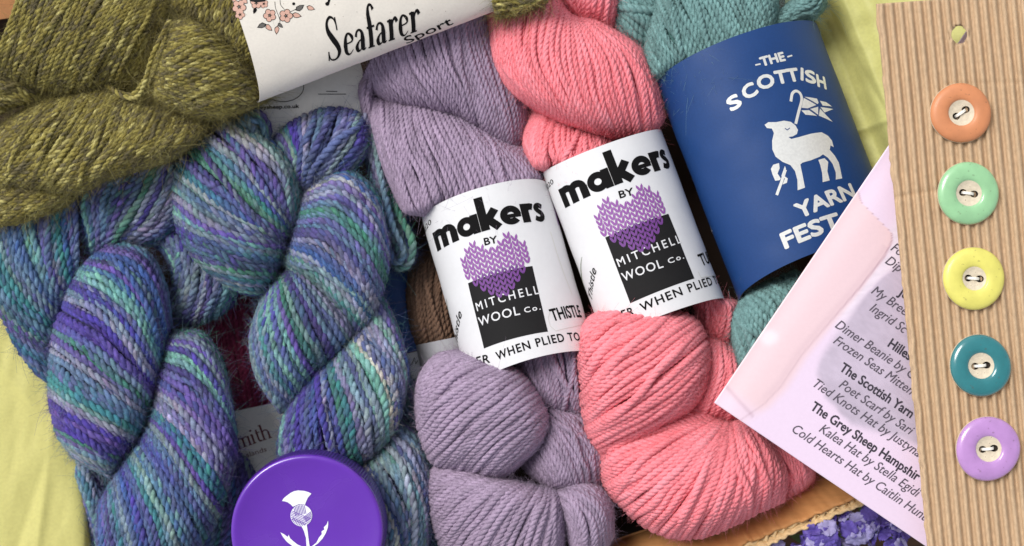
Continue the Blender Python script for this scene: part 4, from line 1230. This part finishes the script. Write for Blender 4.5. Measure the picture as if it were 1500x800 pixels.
LINES = [('Fo', 1304, 366, 0), ('Dip', 1296, 385, 0), ('Ju', 1315, 431, 1), ('My Breez', 1275.5, 429, 0), ('Ingrid Sc', 1273, 454.5, 0), ('Hilles', 1300, 507, 1),
         ('Dimer Beanie by C', 1222.5, 479, 0), ('Frozen Seas Mitten', 1220, 502, 0), ('The Scottish Yarn', 1229, 542, 1), ('Poet Scarf by Sari', 1228, 566.5, 0), ('Tied Knots Hat by Justyna', 1188, 564, 0),
         ('The Grey Sheep Hampshir', 1186.5, 599, 1), ('Kalea Hat by Stella Egidi', 1199, 631.5, 0), ('Cold Hearts Hat by Caitlin Hunt', 1158, 631, 0)]
kx = 235 / text_shape('Cold Hearts Hat by Caitlin Hunt')[0][:, 0].max()
def clip_words(body, x, y):
    """keep the words that are not wholly under the corrugated card"""
    return body
for body, x, y, bd in LINES:
    v = text_shape(body)[0]
    ln = v[:, 0].max() * kx * (0.98 if bd else 1.0)
    words('lettering', body, LF, (x, y), (x + E2[0] * ln, y + E2[1] * ln), 13.6, M_textb if bd else M_text, leaflet, bold=0.48 if bd else 0.1, shear=0.0 if bd else 0.22, e=0.3)

# ------------------------------------------------------------------ corrugated card with buttons
M_kraft = mat('kraft_card', lin(194, 165, 132), 0.85, noise=0.13, nscale=1100, bump=0.35, bscale=2600, stretch=(1, .35, 0.09))
card = thing('button_card', (1400, 400, 112), 'brown corrugated cardboard strip with a punched hole, carrying five ceramic buttons', 'button card')
TL = np.array([1283.0, 6.0]); dn = np.array([75.0, 795.0]); dn /= np.linalg.norm(dn)
rt = np.array([0.9974, -0.0720])
CW, CH, PIT = 262.0, 850.0, 13.9
NX, NY = 430, 300
sx = np.linspace(0, CW, NX); sy = np.linspace(0, CH, NY)
SX, SY = np.meshgrid(sx, sy, indexing='ij')
r9 = np.random.default_rng(9)
phn = 0.5 * (vnoise2(SX / 60, SY / 140, 12) - .5) * 2 * PI * .35
ridge = 0.5 - 0.5 * np.cos(2 * PI * SX / PIT + phn)
ridge = ridge ** 1.7
ZC = 128 + 6.4 * ridge * (.75 + .5 * vnoise2(SX / 16, SY / 70, 17)) + 1.6 * (vnoise2(SX / 14, SY / 40, 13) - .5) + .5 * (vnoise2(SX / 3, SY / 4, 18) - .5) + 0.010 * (SX - 130) * 0 + 3 * np.sin(SY / 240)
ZC += -2.2 * np.exp(-((SY - 285 + .1 * SX) / 4.0) ** 2) * (SX < 120) - 1.2 * np.exp(-((SY - 120 - .05 * SX) / 3.0) ** 2) * (SX > 90)
edge = 1.2 * smooth_noise(NY, 10, r9) + .6 * smooth_noise(NY, 3, r9)
wv = np.maximum(0, 1 - SX / 14)
CX = TL[0] + rt[0] * SX + dn[0] * SY + wv * edge[None]
CY = TL[1] + rt[1] * SX + dn[1] * SY
# punched hole
hc = np.array([1405.0, 51.0]); hr = 13.0
dd = np.hypot(CX - hc[0], CY - hc[1])
near = (dd < hr + 3.2) & (dd > hr - 2.0)
kk = np.where(near, hr / np.maximum(dd, 1e-6), 1.0)
CX = hc[0] + (CX - hc[0]) * kk; CY = hc[1] + (CY - hc[1]) * kk
P = W(np.stack([CX, CY, ZC], -1))
i = np.arange(NX - 1)[:, None] * NY + np.arange(NY - 1)[None]
q = np.stack([i, i + 1, i + NY + 1, i + NY], -1).reshape(-1, 4)
cenx = CX.reshape(-1)[q].mean(1); ceny = CY.reshape(-1)[q].mean(1)
q = q[np.hypot(cenx - hc[0], ceny - hc[1]) > hr - .3][:, ::-1]
me = mesh_np('corrugated_face', P.reshape(-1, 3), q)
o = link('corrugated_face', me, M_kraft, card)
so = o.modifiers.new('thickness', 'SOLIDIFY'); so.thickness = 1.3 * U; so.offset = -1
# flat backing with the same hole
pb2 = []
V = [(CX[0, 0], CY[0, 0]), (CX[-1, 0], CY[-1, 0]), (CX[-1, -1], CY[-1, -1])] 
sxs = [0, CW, CW, 0]; sys_ = [0, 0, CH, CH]
outer = [Vector((TL[0] + rt[0] * a_ + dn[0] * b_, TL[1] + rt[1] * a_ + dn[1] * b_)) for a_, b_ in zip(sxs, sys_)]
hole = [Vector((hc[0] + hr * math.cos(t), hc[1] + hr * math.sin(t))) for t in np.linspace(0, 2 * PI, 33)[:-1]]
res = delaunay_2d_cdt(outer + hole, [], [list(range(4)), list(range(4, 36))], 1, 1e-5)
keep = [f_ for f_, src in zip(res[2], res[5]) if src == [0]]
Vb = W(np.array([(p.x, p.y, 123.5) for p in res[0]]))
me = bpy.data.meshes.new('backing'); me.from_pydata(Vb.tolist(), [], keep); me.update()
o = link('backing', me, M_kraft, card)
so = o.modifiers.new('thickness', 'SOLIDIFY'); so.thickness = 1.2 * U; so.offset = -1

M_clay = mat('pale_clay', lin(216, 202, 178), 0.7, noise=0.12, nscale=600, bump=0.3, bscale=1200, specks=0.8)
M_hole = mat('hole_shade_clay', lin(52, 42, 34), 0.9)  # clay coloured dark, shade inside the sewing holes painted in
M_thread = mat('thread', lin(246, 242, 232), 0.35, noise=0.15, nscale=3000)
def upright(P, zref):
    """points given round an axis as seen at height zref -> grid points of an upright solid"""
    k = (D - zref) / (D - P[..., 2])
    return np.stack([750 + (P[..., 0] - 750) * k, 400 + (P[..., 1] - 400) * k, P[..., 2]], -1)
def lathe(prof_, n=72, wob=None):
    acc = Acc()
    a = np.linspace(0, 2 * PI, n + 1)
    pr = np.array(prof_)
    rr = pr[:, 0][:, None] * (1 + (0 if wob is None else wob(a))[None] * (pr[:, 0] > 20)[:, None] if wob is not None else np.ones((1, n + 1)))
    P = np.stack([rr * np.cos(a)[None], rr * np.sin(a)[None], np.broadcast_to(pr[:, 1][:, None], rr.shape)], -1)
    return P
def grid_mesh(name, P):
    a = Acc(); a.grid(P, np.array([1, 1, 1.])); me = a.mesh(name)
    bm = bmesh.new(); bm.from_mesh(me)
    bmesh.ops.remove_doubles(bm, verts=bm.verts[:], dist=1e-7)
    bmesh.ops.recalc_face_normals(bm, faces=bm.faces[:])
    bm.to_mesh(me); bm.free()
    return me
def button(cx, cy, r, col, rough, coat, label, rot, tilt, seed, dish=18.6):
    zb = 135.0
    t = thing('button', (cx, cy, zb), label, 'button', 'ceramic buttons on the corrugated card')
    rs = np.random.default_rng(seed)
    k1, k2, p1, p2 = rs.uniform(.008, .018), rs.uniform(.004, .010), rs.uniform(0, 6), rs.uniform(0, 6)
    wob = lambda a: k1 * np.sin(2 * a + p1) + k2 * np.sin(3 * a + p2)
    def place(P):
        x, y, z = P[..., 0], P[..., 1], P[..., 2]
        z2 = z + x * tilt[0] + y * tilt[1]
        return W(upright(np.stack([cx + x, cy + y, zb + z2], -1), zb + 11))
    mg = mat('glaze', col, rough, noise=0.09, nscale=180, bump=0.16, bscale=230, coat=coat, specks=0.35)
    pr = [(dish, 9.0), (dish + 1.2, 10.6), (dish + 4, 11.8), (r * .62, 12.4), (r * .80, 11.9), (r * .90, 10.7), (r * .955, 8.9), (r * .985, 7.0), (r * .99, 5.6)]
    link('glaze', grid_mesh('glaze', place(lathe(pr, 80, wob))), mg, t)
    pr = [(r * .99, 5.8), (r, 4.0), (r * .985, 1.6), (r * .94, 0.0), (0.1, 0.0)]
    link('clay_rim', grid_mesh('clay_rim', place(lathe(pr, 80, wob))), M_clay, t)
    # dished middle with two sewing holes
    hx, hrad = 8.5, 5.7
    c_, s_ = math.cos(rot), math.sin(rot)
    out = [Vector((dish * 1.02 * math.cos(a), dish * 1.02 * math.sin(a))) for a in np.linspace(0, 2 * PI, 49)[:-1]]
    mid = [Vector((dish * .72 * math.cos(a), dish * .72 * math.sin(a))) for a in np.linspace(0, 2 * PI, 25)[:-1]]
    hs_ = [[Vector((sg * hx * c_ + hrad * math.cos(a), sg * hx * s_ + hrad * .9 * math.sin(a))) for a in np.linspace(0, 2 * PI, 21)[:-1]] for sg in (-1, 1)]
    allv = out + hs_[0] + hs_[1] + mid
    res = delaunay_2d_cdt(allv, [], [list(range(48)), list(range(48, 68)), list(range(68, 88))], 1, 1e-6)
    fc = [f_ for f_, src in zip(res[2], res[5]) if src == [0]]
    P = np.array([(p.x, p.y, 6.6 + 2.8 * min(1, (p.length / dish)) ** 3) for p in res[0]])
    me = bpy.data.meshes.new('middle'); me.from_pydata(place(P).tolist(), [], fc); me.update()
    link('middle', me, M_clay, t)
    for sg in (-1, 1):
        P = lathe([(hrad + .3, 7.0), (hrad - .3, 4.0), (hrad * .8, 1.0), (0.05, 0.8)], 20)
        P = P + np.array([sg * hx * c_, sg * hx * s_, 0])
        link('sewing_hole', grid_mesh('sewing_hole', place(P)), M_hole, t)
    acc = Acc()
    for k in range(4):
        off = (k - 1.5) * .95
        pts = [(-hx * 1.05, 0, 1.5), (-hx * .9, 0, 6), (-hx * .35, 0, 8.6), (hx * .35, 0, 8.6), (hx * .9, 0, 6), (hx * 1.05, 0, 1.5)]
        pp = spline(pts, 30); x = pp[:, 0].copy(); y = np.full(30, off) * (0.75 + .25 * np.cos(x / hx))
        pw = place(np.stack([x * c_ - y * s_, x * s_ + y * c_, pp[:, 2] + .3 * (k % 2)], -1))
        acc.tube(pw, np.full(30, .7 * U), np.ones((30, 3)), 6)
    link('thread', acc.mesh('thread'), M_thread, t)
    return t
button(1409, 165, 44.5, lin(206, 134, 90), 0.5, 0.10, 'matt terracotta orange button, topmost on the corrugated card', math.radians(-35), (0.01, -0.01), 1)
button(1420, 283, 46, lin(150, 200, 150), 0.3, 0.6, 'glossy mint green button between the orange and yellow ones', math.radians(8), (-0.02, 0.0), 2)
button(1428, 408, 46, lin(222, 214, 108), 0.45, 0.25, 'lemon yellow button in the middle of the card', math.radians(4), (0.0, 0.02), 3, 17.2)
button(1438, 536, 45.5, lin(44, 120, 126), 0.22, 0.9, 'glossy dark teal button below the yellow one', math.radians(-6), (0.01, 0.03), 4)
button(1449, 658, 47.5, lin(184, 138, 198), 0.28, 0.7, 'glossy lilac button, lowest on the corrugated card', math.radians(-6), (0.0, 0.02), 5, 18.5)

# ------------------------------------------------------------------ round purple tin
M_purple = mat('purple_plastic', lin(96, 38, 170), 0.20, noise=0.05, nscale=40, coat=0.8, smudge=0.10, bump=0.03, bscale=60)
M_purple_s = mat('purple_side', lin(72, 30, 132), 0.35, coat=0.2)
tin = thing('round_tin', (449, 777, 0), 'round glossy purple tin with a white thistle on its lid, at the bottom edge', 'tin')
cx, cy, R = 449.5, 778.0, 111.5
def tp(P, n=None): return W(upright(np.stack([cx + P[..., 0], cy + P[..., 1], P[..., 2]], -1), 96.0))
ZT = 96.0
pr = [(0.2, ZT - 8), (30, ZT - 7.6), (60, ZT - 6.2), (78, ZT - 4.6), (84, ZT - 3.6), (92, ZT - 2.2), (99, ZT - .4), (104, ZT + 1.2), (107, ZT + 1.6), (109.5, ZT + 1.0), (111, ZT - .6), (R, ZT - 3), (R + .3, ZT - 7)]
link('lid', grid_mesh('lid', tp(lathe(pr, 160))), M_purple, tin)
n = 900
a = np.linspace(0, 2 * PI, n + 1)
rib = 0.9 * np.cos(a * 150)
rows = [np.stack([(R + .2 + w_ * (rib + 1.0)) * np.cos(a), (R + .2 + w_ * (rib + 1.0)) * np.sin(a), np.full(n + 1, z)], -1) for w_, z in ((0, ZT - 7), (0.3, ZT - 9), (1, ZT - 12), (1, ZT - 58), (.6, ZT - 62), (-1, ZT - 64))]
link('ribbed_side', grid_mesh('ribbed_side', tp(np.array(rows))), M_purple_s, tin)
pr = [(R - 4, ZT - 62), (R - 4, ZT - 100), (R - 8, ZT - 104), (1, ZT - 104)]
link('base', grid_mesh('base', tp(lathe(pr, 96))), M_purple_s, tin)
TF = Flat(lambda x, y: np.interp(np.hypot(x - cx, y - cy), [0, 30, 60, 78, 84, 92, 99], [ZT - 8, ZT - 7.6, ZT - 6.2, ZT - 4.6, ZT - 3.6, ZT - 2.2, ZT - .4]))
M_wprint = mat('white_print', lin(240, 240, 246), 0.35)
def tq(pts): return np.array([(320 + x / 5, 640 + y / 5) for x, y in pts])
def emb(sh, m=None, e=0.5): ink('thistle_emblem', sh, TF, m or M_wprint, tin, None, e, 4.0)
emb(poly(tq([(465, 470), (476, 452), (492, 437), (530, 409), (556, 397), (585, 392), (630, 396), (660, 405), (681, 416), (655, 445), (641, 476), (633, 498), (610, 493), (588, 494), (545, 512), (530, 496), (508, 480), (487, 473)])))
emb(poly(tq(arc(607, 576, 79, 79, 0, 356, 60))))
def chord(c0, dirv, offs, lim0, lim1):
    out = []
    dirv = np.array(dirv, float); dirv /= np.linalg.norm(dirv); nv = np.array([-dirv[1], dirv[0]])
    for o_ in offs:
        h = math.sqrt(max(1, 76 ** 2 - o_ ** 2))
        a0, a1 = max(-h, lim0), min(h, lim1)
        if a1 - a0 > 6: out += stroke(tq([np.array(c0) + nv * o_ + dirv * a0, np.array(c0) + nv * o_ + dirv * a1]), 0.85)
    return out
C0 = (607, 576)
emb(chord(C0, (1, .42), np.arange(-4, 52, 11), -80, 80), M_purple, 0.9)
emb(chord(C0, (.22, 1), np.arange(-36, 44, 11), -80, -6), M_purple, 0.9)
emb(chord(C0, (1, -.75), np.arange(20, 60, 9), 0, 80), M_purple, 0.9)
emb(chord(C0, (-.45, 1), np.arange(-50, 50, 12), 36, 80), M_purple, 0.9)
emb(stroke(tq([(628, 650), (640, 690), (650, 740), (656, 800), (660, 860)]), [8, 5.2, 3.6, 4.5, 8]))
emb(poly(tq([(803, 614), (804, 640), (800, 668), (786, 706), (763, 744), (732, 778), (702, 800), (668, 830), (660, 815), (690, 797), (718, 774), (736, 738), (757, 712), (755, 692), (775, 680), (772, 662), (793, 641)])))
emb(poly(tq([(454, 699), (482, 714), (508, 734), (513, 717), (526, 744), (548, 764), (577, 787), (612, 803), (650, 826), (648, 842), (600, 824), (545, 803), (500, 768), (470, 730)])))

# ------------------------------------------------------------------ flowers beyond the box
M_petal = mat('violet_petal', lin(112, 94, 186), 0.6, noise=0.3, nscale=250, transl=0.25)
M_petal2 = mat('lilac_petal', lin(186, 178, 228), 0.6, noise=0.25, nscale=250, transl=0.25)
M_stem = mat('green_stem', lin(96, 120, 66), 0.6, noise=0.2, nscale=300, transl=0.15)
def floret(parent, c, r, nrm, seed, m):
    rs = np.random.default_rng(seed)
    nrm = np.array(nrm, float); nrm /= np.linalg.norm(nrm)
    tx = np.cross(nrm, [0.2, 1, 0.1]); tx /= np.linalg.norm(tx); ty = np.cross(nrm, tx)
    acc = Acc()
    for k in range(5):
        a0 = k * 2 * PI / 5 + rs.uniform(-.25, .25)
        rl = r * rs.uniform(.85, 1.15)
        uu, vv = np.meshgrid(np.linspace(0, 1, 9), np.linspace(-1, 1, 9), indexing='ij')
        wd = .62 * np.sin(PI * np.clip(uu * .82 + .08, 0, 1)) ** .8
        x = uu * rl; y = vv * wd * rl
        z = .35 * rl * (uu ** 2) * (1 - .9 * uu) * 2 - .18 * rl * vv ** 2 * uu + .12 * rl * np.sin(vv * 5 + rs.uniform(0, 6)) * uu ** 2
        P = np.array(c) + (x * math.cos(a0) - y * math.sin(a0))[..., None] * tx + (x * math.sin(a0) + y * math.cos(a0))[..., None] * ty + z[..., None] * nrm
        acc.grid(W(P), np.array([1, 1, 1.]))
    link('floret', acc.mesh('floret'), m, parent)
def sprig(at, tip, n, label, seed, size):
    rs = np.random.default_rng(seed)
    t = thing('flower_sprig', at, label, 'flower', 'violet flowers beyond the box')
    pth = spline([at, (np.array(at) + np.array(tip)) / 2 + rs.normal(0, 6, 3), tip], 24)
    acc = Acc(); acc.tube(W(pth), np.full(24, 2.6 * U), np.ones((24, 3)), 7)
    link('stem', acc.mesh('stem'), M_stem, t)
    for k in range(8):                      # narrow green leaves under the head
        a = rs.uniform(0, 6.28); p = pth[int(rs.integers(8, 18))]
        dv_ = np.array([math.cos(a), math.sin(a), .5]) * size * 1.5
        uu, vv = np.meshgrid(np.linspace(0, 1, 8), np.linspace(-1, 1, 4), indexing='ij')
        nn = np.array([-math.sin(a), math.cos(a), 0])
        P = p + uu[..., None] * dv_ + (vv * np.sin(PI * uu * .95 + .05) * size * .22)[..., None] * nn - (uu ** 2 * size * .4)[..., None] * np.array([0, 0, 1])
        ac = Acc(); ac.grid(W(P), np.array([1, 1, 1.])); link('leaf', ac.mesh('leaf'), M_stem, t)
    for k in range(n):
        a = rs.uniform(0, 2 * PI); el = rs.uniform(.1, 1.3)
        dv_ = np.array([math.cos(a) * math.cos(el), math.sin(a) * math.cos(el), math.sin(el)])
        floret(t, np.array(tip) + dv_ * size * rs.uniform(.6, 1.1) * np.array([1.2, 1.2, .9]), size * rs.uniform(.36, .54), dv_ + rs.normal(0, .25, 3), seed * 50 + k, M_petal if rs.random() < .7 else M_petal2)
    return t
for at, tip, n_, lb, sd, sz in [((1190, 800, -325), (1203, 786, -76), 20, 'violet flower head in the middle of the clump beyond the box edge', 1, 30),
                                ((1120, 830, -325), (1126, 814, -86), 17, 'violet flower head nearest the cut cardboard edge', 2, 26),
                                ((1250, 790, -325), (1262, 766, -84), 19, 'violet flower head close under the leaflet edge', 3, 28),
                                ((1230, 850, -325), (1236, 822, -92), 17, 'violet flower head at the bottom edge below the leaflet', 4, 28),
                                ((1300, 840, -325), (1302, 790, -88), 17, 'violet flower head under the leaflet, farthest from the box', 5, 26),
                                ((1160, 860, -325), (1166, 826, -84), 14, 'small violet flower head at the bottom edge under the cardboard', 6, 26)]:
    sprig(at, tip, n_, lb, sd, sz)
